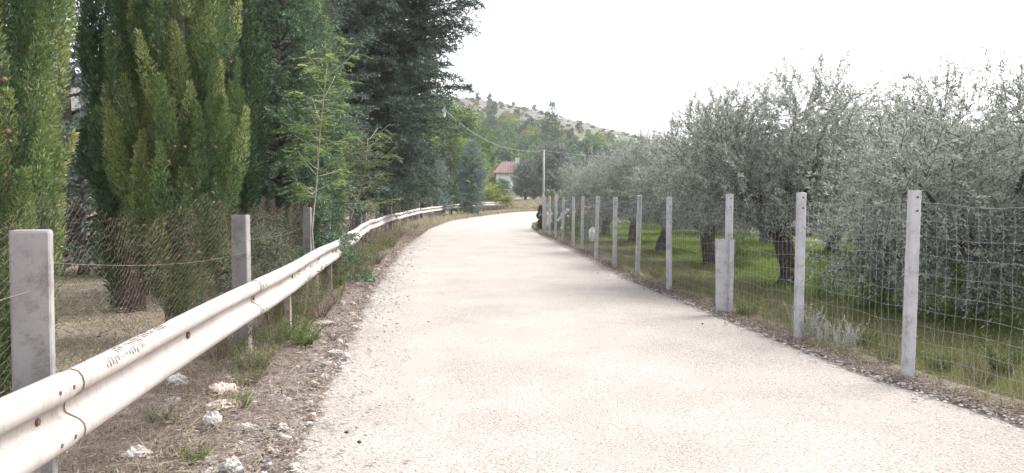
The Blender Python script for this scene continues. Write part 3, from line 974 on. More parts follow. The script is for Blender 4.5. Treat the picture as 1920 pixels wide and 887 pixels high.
def compound_tree(name, stem, r0, branches, n_leaf_per, leaflet, mat, bark, lw=.4, frond=.22):
    """young broad-leaved tree: a bare stem, side shoots, pinnate leaves of paired leaflets. stem: (n,3) points"""
    t = empty(name)
    b = MB(); b.tube(stem, np.linspace(r0, r0 * .25, len(stem)), 7)
    C, D, Fl, Tn = [], [], [], []
    sd = np.r_[0, np.cumsum(np.linalg.norm(np.diff(stem, axis=0), axis=1))]; H = sd[-1]
    for (u, az, el, ln) in branches:
        p = np.array([np.interp(u * H, sd, stem[:, k]) for k in range(3)])
        dd = np.array([math.cos(az) * math.cos(el), math.sin(az) * math.cos(el), math.sin(el)])
        q = np.linspace(0, 1, 5)[:, None]
        path = p + dd * ln * q + np.array([0, 0, .12 * ln]) * q ** 2
        b.tube(path, np.linspace(r0 * .35, .003, 5), 5)
        tb = rng.uniform(0, 1)
        for j in range(n_leaf_per):
            s = rng.uniform(.15, 1); base = p + dd * ln * s + np.array([0, 0, .12 * ln * s * s])
            a2 = az + rng.uniform(-1.5, 1.5)
            fd = nrm(np.array([math.cos(a2), math.sin(a2), rng.uniform(-.2, .5)]))
            fl = frond * rng.uniform(.6, 1.2)
            np_ = 5
            side = nrm(np.cross(fd, [0, 0, 1])); up = np.cross(side, fd)
            for m_ in range(np_):
                v = (m_ + 1) / np_
                pos = base + fd * fl * v + np.array([0, 0, -.3 * fl * v * v])
                for sg in (-1, 1):
                    C.append(pos); D.append(fd * .55 + side * sg * .9 + np.array([0, 0, -.15])); Fl.append(up); Tn.append(tb)
            C.append(base + fd * fl + np.array([0, 0, -.3 * fl])); D.append(fd); Fl.append(up); Tn.append(tb)
    C, D, Fl, Tn = np.array(C), np.array(D), np.array(Fl), np.array(Tn)
    flat = np.cross(nrm(D), Fl)
    V = leafV(C, D, leaflet * rng.uniform(.7, 1.25, len(C)), leaflet * lw * rng.uniform(.8, 1.2, len(C)), flat=Fl)
    b.build("trunk", bark, t, smooth=True)
    mk_mesh("crown", V, quadsF(len(V)), mat, t, tint=np.repeat(Tn, 4))
    return t


def setup(o, label, cat, x, y, rz=0, sc=1.0, group=None, dz=0):
    o.location = (x, y, float(gz(x, y)) + dz); o.rotation_euler = (0, 0, rz)
    if not np.isscalar(sc): o.scale = sc
    else: o.scale = (sc, sc, sc)
    return tag(o, label, cat, group)

# ------------------------------------------------------------------ left trees
cypress((-4.05, 6.1), 7.5, .42, 300, 640, .043, .0095, M['cyp'], "bright green cypress at the left picture edge behind the nearest concrete post", cones=18, zvis=3.6, spread=.34, prof=([0, .1, .22, .40, .55, .8, 1], [.6, .66, .85, 1.1, 1.0, .7, .05]))
cypress((-3.74, 8.7), 8.0, .54, 400, 720, .043, .0095, M['cyp'], "bright green cypress full of brown cones standing between the first two concrete posts", cones=60, zvis=4.6, spread=.24, prof=([0, .06, .17, .45, .7, .9, 1], [.22, .62, 1.05, 1.0, .78, .42, .05]))
cypress((-5.35, 10.8), 9.0, .48, 300, 320, .075, .018, M['cyp_dark'], "dark cypress half hidden behind the left side of the coned cypress", zvis=6.0)
cypress((-4.6, 12.6), 9.0, .45, 330, 330, .080, .018, M['cyp_dark'], "tall narrow mid green cypress right behind the coned cypress", zvis=6.0, plen=(.6, 1.3))
conifer("conifer", (-12.6, 22), 13, M['greyfir'], "hazy grey green conifer far behind, between the two nearest cypresses", "conifer", r0=.2, R=3.6, z0=.8, nb=120, twig_step=.16, spr_step=.035, L=.16, W=.04, droop=.22, power=.55)
conifer("conifer", (-8.9, 16), 3.1, M['cedar'], "dark shaded conifer behind the gap between the two nearest cypresses", "conifer", r0=.10, R=1.9, z0=.2, nb=80, twig_step=.15, spr_step=.035, L=.13, W=.032, droop=.3, power=.5)
conifer("fir_tree", (-4.25, 14.2), 6.0, M['fir'], "mid green fir with layered branches behind the third concrete post", "fir tree", r0=.10, R=1.6, z0=.15, nb=165, twig_step=.065, spr_step=.016, L=.075, W=.017, droop=.12, rise=.12, power=.45)
cypress((-4.75, 19.0), 5.9, .62, 260, 260, .085, .022, M['cyp'], "small pointed green cypress between the fir and the big dark cedar", spread=.15)
conifer("cedar_tree", (-6.3, 23), 12, M['cedar'], "tall dark cedar behind the fir, its top out of the picture", "cedar", r0=.2, R=2.6, z0=.6, nb=170, twig_step=.12, spr_step=.028, L=.12, W=.028, droop=.15, power=.5)
conifer("cedar_tree", (-6.6, 33), 15.5, M['cedar'], "biggest dark cedar with ragged branches reaching out over the road towards the sky", "cedar", r0=.3, asym=lambda az, z: 1.06 + .10 * math.cos(az), R=5.2, z0=1.5, nb=280, twig_step=.15, spr_step=.032, L=.17, W=.042, droop=.20, rise=.20,
        prof=([0, .15, .38, .55, .75, 1], [.58, .68, .82, .98, .74, .1]))
conifer("cedar_tree", (-10.5, 28), 14, M['cedar'], "dark cedar in the back row, seen only above the fir", "cedar", r0=.25, R=3.8, z0=.6, nb=150, twig_step=.17, spr_step=.036, L=.17, W=.044, droop=.25, power=.5)
cypress((-6.55, 42), 6.4, .95, 170, 260, .14, .036, M['pale_cyp'], "yellowish green cypress at the right foot of the biggest cedar", spread=.3, pr=.14)
cypress((-6.2, 49), 7.2, 1.05, 180, 260, .16, .040, M['cyp_dark'], "dark green cypress beyond the biggest cedar, left of the pale blue shrub", spread=.3, pr=.15)
conifer("conifer_shrub", (-5.35, 53.5), 3.7, M['blue_cyp'], "low pale blue green conifer shrub behind the guardrail curve", "shrub", r0=.06, R=1.25, z0=.2, nb=80, twig_step=.11, spr_step=.03, L=.14, W=.032, droop=.05, rise=.5, power=.35)
conifer("conifer", (-4.75, 60), 7.4, M['pale_cyp'], "fresh green conifer just left of the blue green one over the guardrail", "conifer", r0=.1, R=1.9, z0=.3, nb=120, twig_step=.12, spr_step=.03, L=.17, W=.04, droop=.1, rise=.45, power=.5)
conifer("conifer", (-2.95, 57.0), 5.6, M['blue_cyp'], "blue green weeping conifer hanging in front of the guardrail", "conifer", r0=.08, R=1.25, z0=.25, nb=90, twig_step=.1, spr_step=.026, L=.18, W=.034, droop=.55, rise=.45,
        prof=([0, .15, .45, .8, 1], [.45, .85, 1, .55, .08]))

# saplings
stem = np.array([(0, 0, -.05), (.02, 0, .5), (-.02, .02, 1.1), (.06, .02, 1.8), (.12, 0, 2.5), (.2, 0, 3.2), (.26, 0, 3.7)])
br = [(rng.uniform(.42, 1), rng.uniform(0, 6.28), rng.uniform(.1, .8), rng.uniform(.3, .65)) for _ in range(34)]
o = compound_tree("ash_sapling", stem, .024, br, 7, .075, M['ash'], M['bark_pale'])
setup(o, "light green ash sapling with a straight thin pale stem behind the guardrail", "sapling", -3.12, 12.1)
stem = np.array([(0, 0, -.05), (.12, 0, .6), (.3, 0, 1.2), (.5, .0, 1.8), (.62, 0, 2.3), (.66, 0, 2.8)])
br = [(rng.uniform(.5, 1), rng.uniform(0, 6.28), rng.uniform(.0, .8), rng.uniform(.3, .8)) for _ in range(40)]
o = compound_tree("ash_sapling", stem, .022, br, 8, .07, M['weed_green'], M['bark_pale'])
setup(o, "leaning sapling with a pale slanted stem, right of the straight sapling", "sapling", -3.55, 15.6)

# low bushes along the left fence
bush = lump_tree("bush", 1.25, .75, 5200, .075, .022, M['fir'], M['bark'], z0=.1, lumps=8, trunk_r=.03)
setup(bush, "low green conifer bush pushing through the fence in front of the fir", "bush", -3.75, 11.6)
for (x, y, s_, lab) in ((-4.6, 15.6, .9, "low green bush at the foot of the leaning sapling"), (-5.6, 21, 1.0, "low bush behind the fence where the guardrail is dented"),
                        (-7.2, 29, 1.2, "dark low bush behind the guardrail below the big cedar")):
    r = place(bush, {bush.name}, (x, y, float(gz(x, y))), rng.uniform(0, 6), s_); tag(r, lab, "bush")

# trees beyond the bend
rob = lump_tree("robinia_tree", 11.5, 4.3, 15000, .34, .16, M['broad'], M['bark'], z0=.15, lumps=14, trunk_r=.2)
setup(rob, "tall light green leafy tree behind the blue green conifer, below the hill", "tree", -6.2, 86)
r = place(rob, {rob.name}, (-10, 100, float(gz(-10, 100))), 2.0, 1.25); tag(r, "light green leafy tree in the back, left above the bend", "tree")
ylw = lump_tree("robinia_tree", 7.5, 2.9, 9000, .28, .13, M['yellow'], M['bark'], z0=.1, lumps=11, trunk_r=.14)
setup(ylw, "yellow green leafy tree left of the far house", "tree", -4.2, 79)
r = place(ylw, {ylw.name}, (-6.6, 72, float(gz(-6.6, 72))), 1.3, 1.15); tag(r, "yellow green leafy tree directly behind the fresh green conifer", "tree")
dk = lump_tree("broadleaf_tree", 6.0, 3.0, 7000, .26, .13, M['wood_green'], M['bark'], z0=.1, lumps=10, trunk_r=.14)
setup(dk, "dark green round tree just left of the far house wall", "tree", -5.6, 93)
stem = np.array([(0, 0, -.05), (.03, 0, .6), (.0, .02, 1.2), (.04, .02, 1.7)])
br = [(rng.uniform(.25, 1), rng.uniform(0, 6.28), rng.uniform(.2, 1.0), rng.uniform(.4, .8)) for _ in range(26)]
ail = compound_tree("sapling", stem, .03, br, 7, .17, M['yellow'], M['bark_pale'], lw=.42, frond=.55)
setup(ail, "bright yellow green sapling over the far end of the guardrail", "sapling", -1.95, 72.5, 0, 1.25)
for (x, y, s_, lab) in ((-.55, 74.5, .85, "small yellow green sapling on the road side of the guardrail's far end"), (-2.9, 76, 1.2, "pale green sapling behind the guardrail's far end")):
    r = place(ail, {ail.name}, (x, y, float(gz(x, y))), rng.uniform(0, 6), s_); tag(r, lab, "sapling")
r = place(bush, {bush.name}, (-1.1, 92, float(gz(-1.1, 92))), 1.0, (2.3, 2.3, 2.4)); tag(r, "green bush hiding the foot of the far house wall", "bush")
# grey pines in front of the far house
pine = conifer("pine_tree", (1.7, 99), 4.6, M['greyfir'], "low grey green pine in front of the far house", "pine", r0=.14, R=2.5, z0=.3, nb=70, twig_step=.24, spr_step=.05, L=.30, W=.06, droop=-.05, rise=.3, power=.4)
for (x, y, rz, s_, lab) in ((3.0, 104, 1.2, 1.12, "middle grey green pine, left of the thin pole beyond the bend"),
                            (5.4, 101, 2.4, 1.5, "tallest grey green pine, right of the thin pole beyond the bend"),
                            (8.2, 106, 4.0, 1.15, "grey green pine half hidden behind the farthest olive tree")):
    r = place(pine, {pine.name}, (x, y, float(gz(x, y))), rz, s_); tag(r, lab, "pine")

# ------------------------------------------------------------------ olive grove
ol = [olive_proto(3.9, 2.15, 4300, 34, seed=0), olive_proto(4.0, 2.1, 4000, 34, seed=2, low=.38, zmin=.85), olive_proto(3.9, 2.0, 3000, 32, seed=4, low=.37, zmin=.8)]
OL = [(0, 6.2, 10.3, .3, (1.05, 1.05, .98), "nearest olive tree, its dark drooping crown reaching the grass behind the first fence post"),
      (1, 4.95, 13.9, 1.1, (1.05, 1.05, 1.06), "olive tree with a thick leaning trunk seen left of the second fence post"),
      (2, 4.7, 18.4, 2.0, 1.0, "olive tree with a slim trunk seen between the fourth and fifth fence posts"),
      (1, 4.5, 22.8, 4.2, .95, "fourth olive tree along the fence, its thin trunk left of the fourth post"),
      (1, 4.35, 27.5, 5.0, .96, "fifth olive tree of the front row along the fence"),
      (2, 4.0, 32.5, .8, .94, "rounded pale olive tree next to the last one of the front row"),
      (0, 3.75, 37.5, 3.1, .88, "farthest olive tree of the front row, beside the thin pole"),
      (1, 8.0, 8.2, 2.6, (1.0, 1.0, 1.0), "olive tree cut off by the right picture edge")]
BACK = [(2, 9.9, 12.3, 0, 1.0), (0, 9.6, 17.2, 2, 1.05), (1, 9.2, 22.0, 4, 1.05), (2, 8.9, 27, 1, 1.05), (0, 8.6, 33, 5, 1.05), (1, 8.4, 39, 3, 1.0), (2, 7.5, 44, 3.3, .95),
        (0, 14.5, 15.5, 3, 1.1), (1, 14.3, 21, 1, 1.1), (2, 14, 27, 2, 1.1), (0, 13.5, 34, 0, 1.1), (1, 19, 24, 0, 1.1), (2, 18.6, 31, 2, 1.15)]
for (k, x, y, rz, s_, lab) in OL:
    r = place(ol[k], USED, (x, y, float(gz(x, y))), rz, s_)
    tag(r, lab, "olive tree", "olive trees of the grove")
for (k, x, y, rz, s_) in BACK:
    r = place(ol[k], USED, (x, y, float(gz(x, y))), rz, s_)
    tag(r, "olive tree of the rear rows, mostly hidden behind the front row", "olive tree", "olive trees of the rear rows")

# ------------------------------------------------------------------ hill wood: each tree its own object
hp = [lump_tree("woodland_tree", 6.5, 3.4, 1500, .62, .36, M['wood_green'], M['bark'], z0=.15, lumps=9, trunk_r=.16),
      lump_tree("woodland_tree", 5.6, 3.2, 1400, .60, .36, M['wood_yellow'], M['bark'], z0=.15, lumps=8, trunk_r=.15),
      lump_tree("woodland_tree", 7.2, 3.2, 1500, .62, .36, M['wood_dark'], M['bark'], z0=.12, lumps=9, trunk_r=.18)]
sc_ = lump_tree("scrub_bush", 1.6, 1.5, 420, .42, .24, M['scrub'], M['bark'], z0=.1, lumps=6, trunk_r=.05)
HU = set()
cnt = 0
hl = ["mid green round tree in the wood on the hillside", "yellowish green tree in the wood on the hillside", "dark green tree in the wood on the hillside"]
tries = 0
pts = []
while cnt < 290 and tries < 6000:
    tries += 1
    y = rng.uniform(150, 352)
    px = rng.uniform(790, 1290)
    x = (px - 960) / 1450 * y
    el = ss(140, 400, y)
    dens = 1.0 if y < 275 else .5 if y < 330 else .12
    if px > 1060 and y > 230: dens *= .35
    if rng.uniform() > dens: continue
    if any((x - a) ** 2 + (y - b_) ** 2 < 3.1 ** 2 for a, b_ in pts): continue
    pts.append((x, y))
    k = rng.choice(3, p=[.55, .12, .33] if y < 240 else [.3, .5, .2])
    s_ = rng.uniform(.7, 1.15) * (1.0 if y < 262 else .55)
    r = place(hp[k], HU, (x, y, float(gz(x, y)) - .2), rng.uniform(0, 6.28), (s_, s_, s_ * rng.uniform(.85, 1.2)))
    tag(r, hl[k], "tree", ["mid green hillside trees", "yellowish hillside trees", "dark green hillside trees"][k])
    cnt += 1
for i in range(150):
    y = rng.uniform(270, 385); px = rng.uniform(830, 1230); x = (px - 960) / 1450 * y
    r = place(sc_, HU, (x, y, float(gz(x, y)) - .1), rng.uniform(0, 6.28), rng.uniform(.45, 1.1))
    tag(r, "small brownish scrub bush among the rocks near the hilltop", "bush", "scrub bushes on the hilltop")
r = place(hp[2], HU, (11.2, 392, float(gz(11.2, 392))), 1.0, .62); tag(r, "lone little tree standing out on the hill skyline", "tree")
conifer("cedar_tree", (10.6, 205), 17.5, M['wood_dark'], "tall layered conifer rising above the wood on the hillside", "conifer", r0=.3, R=4.4, z0=1, nb=60, twig_step=.5, spr_step=.11, L=.6, W=.2, droop=.1, power=.6)
# limestone boulders on the hill
def rock_geo(r, sq=(1, 1, .6), seed=0, sub=3, amp=.22):
    q = np.random.default_rng(seed)
    n1, n2 = 9 + sub * 3, 6 + sub * 2
    th = np.linspace(0, np.pi, n2); ph = np.arange(n1) / n1 * 2 * np.pi
    T_, P_ = np.meshgrid(th, ph, indexing='ij')
    D_ = np.stack([np.sin(T_) * np.cos(P_), np.sin(T_) * np.sin(P_), np.cos(T_)], -1)
    R_ = np.ones_like(T_)
    for _ in range(7):      # planar cuts give the broken faces
        nn = nrm(q.normal(size=3)); k = q.uniform(.62, .92)
        dd = D_ @ nn
        R_ = np.minimum(R_, np.where(dd > .05, k / np.maximum(dd, .05), 9))
    R_ = R_ * (1 + amp * .25 * np.sin(D_[..., 0] * 9 + seed) * np.sin(D_[..., 1] * 8) * np.sin(D_[..., 2] * 7 + 1))
    V = D_ * R_[..., None] * r * np.array(sq)
    ii = np.arange(n2 - 1)[:, None] * n1; jj = np.arange(n1)[None]
    Q = np.stack([ii + jj, ii + n1 + jj, ii + n1 + (jj + 1) % n1, ii + (jj + 1) % n1], -1).reshape(-1, 4)
    return V.reshape(-1, 3), Q
hb = None
for i in range(70):
    y = rng.uniform(310, 380); px = rng.uniform(860, 1230); x = (px - 960) / 1450 * y
    if hb is None:
        V, Q = rock_geo(1.0, seed=3, sub=1); hb = mk_mesh("boulder", V, Q, M['stone'])
        c = hb
    else: c = hb.copy(); COL.objects.link(c)
    s_ = rng.uniform(.4, 1.1)
    c.location = (x, y, float(gz(x, y)) + .1); c.rotation_euler = (0, 0, rng.uniform(0, 6)); c.scale = (s_ * 1.5, s_, s_)
    tag(c, "grey limestone boulder on the bare upper slope of the hill", "boulder", "boulders on the hill")

# ------------------------------------------------------------------ far house
def house():
    hx, hy = -2.6, 128.0
    g = float(gz(hx, hy))
    t = empty("house", (hx, hy, g)); tag(t, "white walled house with brownish red tiled roof behind the pines beyond the bend", "house")
    W_, D_, E_ = 9.2, 8.0, 3.5          # width, depth, eaves
    b = MB(); b.box((0, 0, -.3), (W_, D_, E_)); b.build("wall", M['plaster'], t)
    # hipped roof with overhang
    o_ = .6; zr = 5.5; e = E_ - .02
    V = [(-o_, -o_, e), (W_ + o_, -o_, e), (W_ + o_, D_ + o_, e), (-o_, D_ + o_, e), (1.0, D_ / 2, zr), (W_ - 2.0, D_ / 2, zr),
         (-o_, -o_, e - .16), (W_ + o_, -o_, e - .16), (W_ + o_, D_ + o_, e - .16), (-o_, D_ + o_, e - .16)]
    b = MB(); b.add(V, [(0, 1, 5, 4), (2, 3, 4, 5), (0, 6, 7, 1), (1, 7, 8, 2), (2, 8, 9, 3), (3, 9, 6, 0), (6, 9, 8, 7)], [(1, 2, 5), (3, 0, 4)])
    # tile courses
    for k in range(26):
        x = -o_ + (W_ + 2 * o_) * (k + .5) / 26
        u = 1.0
        xa = np.clip(x, 1.0, W_ - 2.0)
        fr_ = min(1, (x + o_) / (1.0 + o_)) if x < 1 else min(1, (W_ + o_ - x) / (2.0 + o_)) if x > W_ - 2 else 1
        b.tube([(x, -o_, e + .03), (x, -o_ + (D_ / 2 + o_) * fr_, e + .03 + (zr - e) * fr_)], .07, 5)
    rf_ = b.build("roof", M['tiles'], t)
    b = MB(); b.box((3.2, 1.5, 3.6), (3.8, 2.1, 5.9)); b.box((3.1, 1.4, 5.9), (3.9, 2.2, 6.02)); b.build("chimney", M['plaster'], rf_)
    # roof terrace cut: dark dormer with a white frame
    b = MB(); b.box((4.3, .9, 3.9), (7.4, 3.6, 5.25)); d = b.build("dormer", M['plaster'], rf_)
    b = MB(); b.box((4.0, .5, 5.26), (7.7, 3.8, 5.40)); b.build("dormer_roof", M['tiles'], d) if False else b.build("dormer_roof", M['tiles'], rf_)
    b = MB(); b.box((4.6, .86, 4.2), (5.7, .895, 5.05)); b.build("window", M['glass'], rf_)
    b = MB(); b.box((6.0, .86, 4.2), (7.1, .895, 5.05)); b.build("window", M['glass'], rf_)
    for x0, x1, z0, z1 in ((1.0, 1.9, .9, 2.1), (3.4, 4.4, .9, 2.1), (6.2, 7.2, .9, 2.1)):
        b = MB(); b.box((x0, -.045, z0), (x1, -.01, z1)); w_ = b.build("window", M['glass'], t)
        b = MB()
        for q in ((x0 - .08, x0, z0 - .08, z1 + .08), (x1, x1 + .08, z0 - .08, z1 + .08), (x0, x1, z1, z1 + .08), (x0, x1, z0 - .08, z0)):
            b.box((q[0], -.06, q[2]), (q[1], -.008, q[3]))
        b.build("frame", M['wood'], w_)
    b = MB(); b.box((4.95, -.05, -.2), (5.85, -.012, 2.0)); b.build("door", M['wood'], t)
house()

# ------------------------------------------------------------------ utility poles and cable
def pole(x, y, ztop, r, label, arm=True):
    g = float(gz(x, y))
    t = empty("utility_pole", (x, y, g)); tag(t, label, "utility pole")
    b = MB(); b.tube(np.c_[[0, 0, 0], [0, 0, 0], [-.3, (ztop - g) * .5, ztop - g]], [r, r * .85, r * .7], 10); b.build("shaft", M['wood'], t, smooth=True)
    if arm:
        b = MB(); b.box((-.20, -.10, ztop - g - .55), (.20, -.03, ztop - g - .42)); b.build("bracket", M['conc_white'], t)
    for dx in ((-.15, .15) if arm else (0,)):
        b = MB(); b.tube([(dx, -.06, ztop - g - .42), (dx, -.06, ztop - g - .25)], [.045, .03], 8); b.build("insulator", M['conc_white'], t)
PA = np.array([2.47, 60.5]); PB = np.array([-6.0, 69.0])
za = 1.6 + 90 / 1450 * 60.5; zb = 1.6 + 172 / 1450 * 69
pole(PA[0], PA[1], za, .11, "thin bare pole beyond the corner of the right fence", arm=False)
pole(PB[0], PB[1], zb, .16, "utility pole peeking out right of the biggest cedar", arm=True)
b = MB(); u = np.linspace(0, 1, 30)
for k, dd in enumerate((0, .12)):
    b.tube(np.c_[PB[0] + (PA[0] - PB[0]) * u, PB[1] + (PA[1] - PB[1]) * u - dd, (zb - .25) + (za - .05 - zb + .25) * u - (1.7 + dd) * 4 * u * (1 - u) * (.65)], .012, 5)
tag(b.build("cable", M['conc_white']), "pale overhead cable sagging from the cedar side pole to the thin pole", "cable")
b = MB(); b.tube(np.c_[PA[0] + 26 * u, PA[1] + 12 * u, (za - .05) - 1.0 * 4 * u * (1 - u) + 1.5 * u], .009, 5)
tag(b.build("cable", M['conc_white']), "faint overhead cable running right from the thin pole over the olive trees", "cable")

# ------------------------------------------------------------------ corner of the right fence: climber, cactus, odds and ends
iv = lump_tree("climber", 1.45, .42, 5200, .07, .035, M['weed'], M['bark'], z0=.05, lumps=8, trunk_r=.02)
setup(iv, "dark dry climbing plant wrapped round the corner of the right fence", "climbing plant", 1.38, 36.8, 0, (.65, 1.2, 1.0))
def cactus(x, y):
    t = empty("cactus", (x, y, float(gz(x, y)))); tag(t, "pale green prickly pear cactus with red fruits behind the fence corner posts", "cactus")
    def pad(c, ax, w, l, rz):
        n1, n2 = 12, 9
        th = np.linspace(0, np.pi, n2); ph = np.arange(n1) / n1 * 2 * np.pi
        T_, P_ = np.meshgrid(th, ph, indexing='ij')
        V = np.stack([np.sin(T_) * np.cos(P_) * w, np.sin(T_) * np.sin(P_) * .035, (1 - np.cos(T_)) * l / 2], -1).reshape(-1, 3)
        a = ax; R1 = np.array([[math.cos(a), 0, math.sin(a)], [0, 1, 0], [-math.sin(a), 0, math.cos(a)]])
        R2 = np.array([[math.cos(rz), -math.sin(rz), 0], [math.sin(rz), math.cos(rz), 0], [0, 0, 1]])
        ii = np.arange(n2 - 1)[:, None] * n1; jj = np.arange(n1)[None]
        Q = np.stack([ii + jj, ii + n1 + jj, ii + n1 + (jj + 1) % n1, ii + (jj + 1) % n1], -1).reshape(-1, 4)
        b = MB(); b.add(V @ R1.T @ R2.T + np.array(c), Q); b.build("pad", M['cactus'], t, smooth=True)
        return np.array(c) + (R2 @ R1 @ np.array([0, 0, l * .95]))
    for k in range(4):
        c = np.array([(-.45, -.1, .2, .55)[k], rng.uniform(-.2, .2), 0])
        h = 0
        for j in range(5 if k != 3 else 4):
            c = pad(c, rng.uniform(-.25, .25), .14, .42, rng.uniform(-.6, .6))
            if c[2] > 1.35 and rng.uniform() < .8:
                b = MB(); b.tube([c + [.05, -.05, -.05], c + [.07, -.06, .06]], [.035, .02], 7); b.build("fruit", M['red'], t)
cactus(2.15, 39.5)
def flower_bush(x, y):
    b_ = lump_tree("rose_bush", 1.35, .7, 2600, .07, .03, M['wood_green'], M['bark'], z0=.1, lumps=7, trunk_r=.02)
    setup(b_, "small bush with dull red flowers behind the ninth and tenth fence posts", "bush", x, y)
    for i in range(8):
        c = np.array([rng.uniform(-.5, .5), rng.uniform(-.6, -.2), rng.uniform(.9, 1.5)])
        b = MB(); b.tube([c, c + [0, -.02, .04]], [.03, .05], 7); b.build("flower", M['red'], b_)
flower_bush(2.5, 29.5)
b = MB(); a_ = .75
b.box((-.05, -.01, -.32), (.05, .01, .32), np.array([[math.cos(a_), 0, math.sin(a_)], [0, 1, 0], [-math.sin(a_), 0, math.cos(a_)]]))
o = b.build("board", M['blue']); o.location = (2.05, 31.0, .95); tag(o, "pale blue board hung slanting on the wire mesh near the fence corner", "board")
V, Q = rock_geo(.20, (.7, .4, 1.1), 5, 3, 1.2)
o = mk_mesh("plastic_bag", V, Q, M['bag']); o.location = (2.62, 25.2, .42); tag(o, "crumpled white plastic bag behind the right fence", "bag")

# ------------------------------------------------------------------ stones of the left verge
def P_at(px, py, dz=0.0):
    Y = 1450 * (1.6 - dz) / (py - 372 + 0.0)
    # exact ray with the camera pitch
    a = math.radians(2.82); dx = (px - 960) / 1450; dyv = (443.5 - py) / 1450
    ry = math.cos(a) + dyv * math.sin(a); rz_ = -math.sin(a) + dyv * math.cos(a)
    k = (dz - 1.6) / rz_
    return dx * k, ry * k
def rock(px, py, wpx, label, mat='stone', sq=(1, 1, .6), seed=0, name="rock", group=None):
    x, y = P_at(px, py, .06)
    r = wpx / 1450 * y / 2 * 1.12
    V, Q = rock_geo(r, sq, seed, 4, 1.0)
    o = mk_mesh(name, V, Q, M[mat], smooth=False)
    o.location = (x, y, .05 + r * sq[2] * .4)
    return tag(o, label, "rock", group)
rock(330, 722, 46, "white rough rock behind the mesh, just below the guardrail", seed=1)
rock(326, 757, 32, "small flat white rock in front of the white rough one", seed=2)
rock(418, 738, 50, "pinkish brown crumbly rock at the foot of the second concrete post", 'stone_red', seed=3)
rock(413, 768, 62, "broad pale pink slab lying below the crumbly pinkish rock", 'stone_red', (1.1, .8, .45), 4)
rock(398, 805, 46, "tall pale grey rock on the verge under the pink slab", sq=(.8, .8, 1.0), seed=5)
rock(252, 858, 52, "white lumpy rock lowest on the left under the guardrail", seed=6)
rock(460, 806, 46, "long white stone lying right of the tall pale rock", sq=(1.1, .6, .4), seed=7)
rock(436, 884, 40, "pointed white stone at the bottom picture edge", sq=(.9, .9, .9), seed=8)
rock(392, 884, 34, "flat white stone at the bottom edge, left of the pointed one", sq=(1, .8, .4), seed=9)
rock(628, 664, 27, "bright white flat stone at the road edge by the second concrete post", sq=(1, .7, .5), seed=10)
rock(612, 682, 20, "small white stone just below the bright flat stone", sq=(1, .7, .5), seed=11)
rock(610, 609, 36, "pale slab stone among the weeds behind the bright flat stone", sq=(1.1, .6, .35), seed=12)
rock(537, 749, 18, "white pebble in the middle of the verge litter", seed=13)
rock(532, 804, 20, "white stone half way between the long stone and the road", sq=(1, .7, .5), seed=14)
rock(527, 815, 12, "tiny white stone touching the one half way to the road", seed=15)
rock(512, 824, 18, "flat pale stone just below the tiny white stone", sq=(1, .7, .4), seed=16)
rock(602, 744, 11, "small dark brown stone at the road edge", 'stone_red', seed=17)
rock(640, 570, 22, "pale stone at the edge beside the green weeds", sq=(1, .7, .5), seed=18)
rock(672, 536, 16, "small pale stone at the road edge below the dented rail", seed=19)
peb = []
for k in range(3):
    V, Q = rock_geo(1.0, (1, .8, .6), 30 + k, 2, 1.0)
    me_o = mk_mesh("pebble", V, Q, M['stone' if k < 2 else 'stone_red'], smooth=False)
    peb.append(me_o)
PU = set()
for i in range(295):
    y = 3.2 + 24 * rng.uniform(0, 1) ** 1.6
    if rng.uniform() < .82:
        x = edge_x(LE, y) - abs(rng.normal(.32, .32)) + .08
        side = "left"
    else:
        y = 5 + 20 * rng.uniform() ** 1.5; x = edge_x(RE, y) + rng.normal(.05, .14); side = "right"
    k = rng.integers(3)
    if peb[k].name in PU: c = peb[k].copy(); COL.objects.link(c)
    else: c = peb[k]; PU.add(c.name)
    s_ = rng.uniform(.012, .046) * (1 + y * .02) * (1.0 if side == "left" else .6)
    c.location = (x, y, .045 + s_ * .2); c.scale = (s_, s_ * rng.uniform(.8, 1.2), s_); c.rotation_euler = (rng.uniform(-.4, .4), rng.uniform(-.4, .4), rng.uniform(0, 6))
    tag(c, "small loose stone among the litter on the %s road edge" % side, "stone", "loose stones on the %s verge" % side)
for i, (px, py) in enumerate(((650, 815), (674, 833), (1317, 609), (757, 515))):
    x, y = P_at(px, py, .035); V, Q = rock_geo(.016, (1, .8, .6), 50 + i, 1)
    o = mk_mesh("pebble", V, Q, M['black_rubber']); o.location = (x, y, .05)
    tag(o, ("dark pebble alone on the road, near the bottom left", "smaller dark pebble close to the lone one on the road", "dark pebble on the road in front of the stub post", "dark speck of stone on the left half of the road further up")[i], "stone")

# fine gravel chips, far too many to count
b = MB(); q8 = np.array([(1,0,0),(0,1,0),(-1,0,0),(0,-1,0),(0,0,1),(0,0,-1)], float)
t8 = np.array([(0,1,4),(1,2,4),(2,3,4),(3,0,4),(1,0,5),(2,1,5),(3,2,5),(0,3,5)])
N_ = 22000
gy_ = 2.8 + 28 * rng.uniform(0, 1, N_) ** 1.7
lf_ = rng.uniform(0, 1, N_) < .78
gxx = np.where(lf_, edge_x(LE, gy_) - rng.normal(.40, .38, N_), edge_x(RE, gy_) + rng.normal(.05, .13, N_))
gs = rng.uniform(.004, .017, N_) * (1 + gy_ * .03)
Vg = q8[None] * gs[:, None, None] * rng.uniform(.6, 1.3, (N_, 6, 1)) * np.array([1, 1, .6]) + np.stack([gxx, gy_, gz(gxx, gy_) + .045 + 0 * gy_], 1)[:, None]
tag(mk_mesh("gravel", Vg.reshape(-1, 3), (np.arange(N_)[:, None, None] * 6 + t8[None]).reshape(-1, 3), M['stone']), kind="stuff")

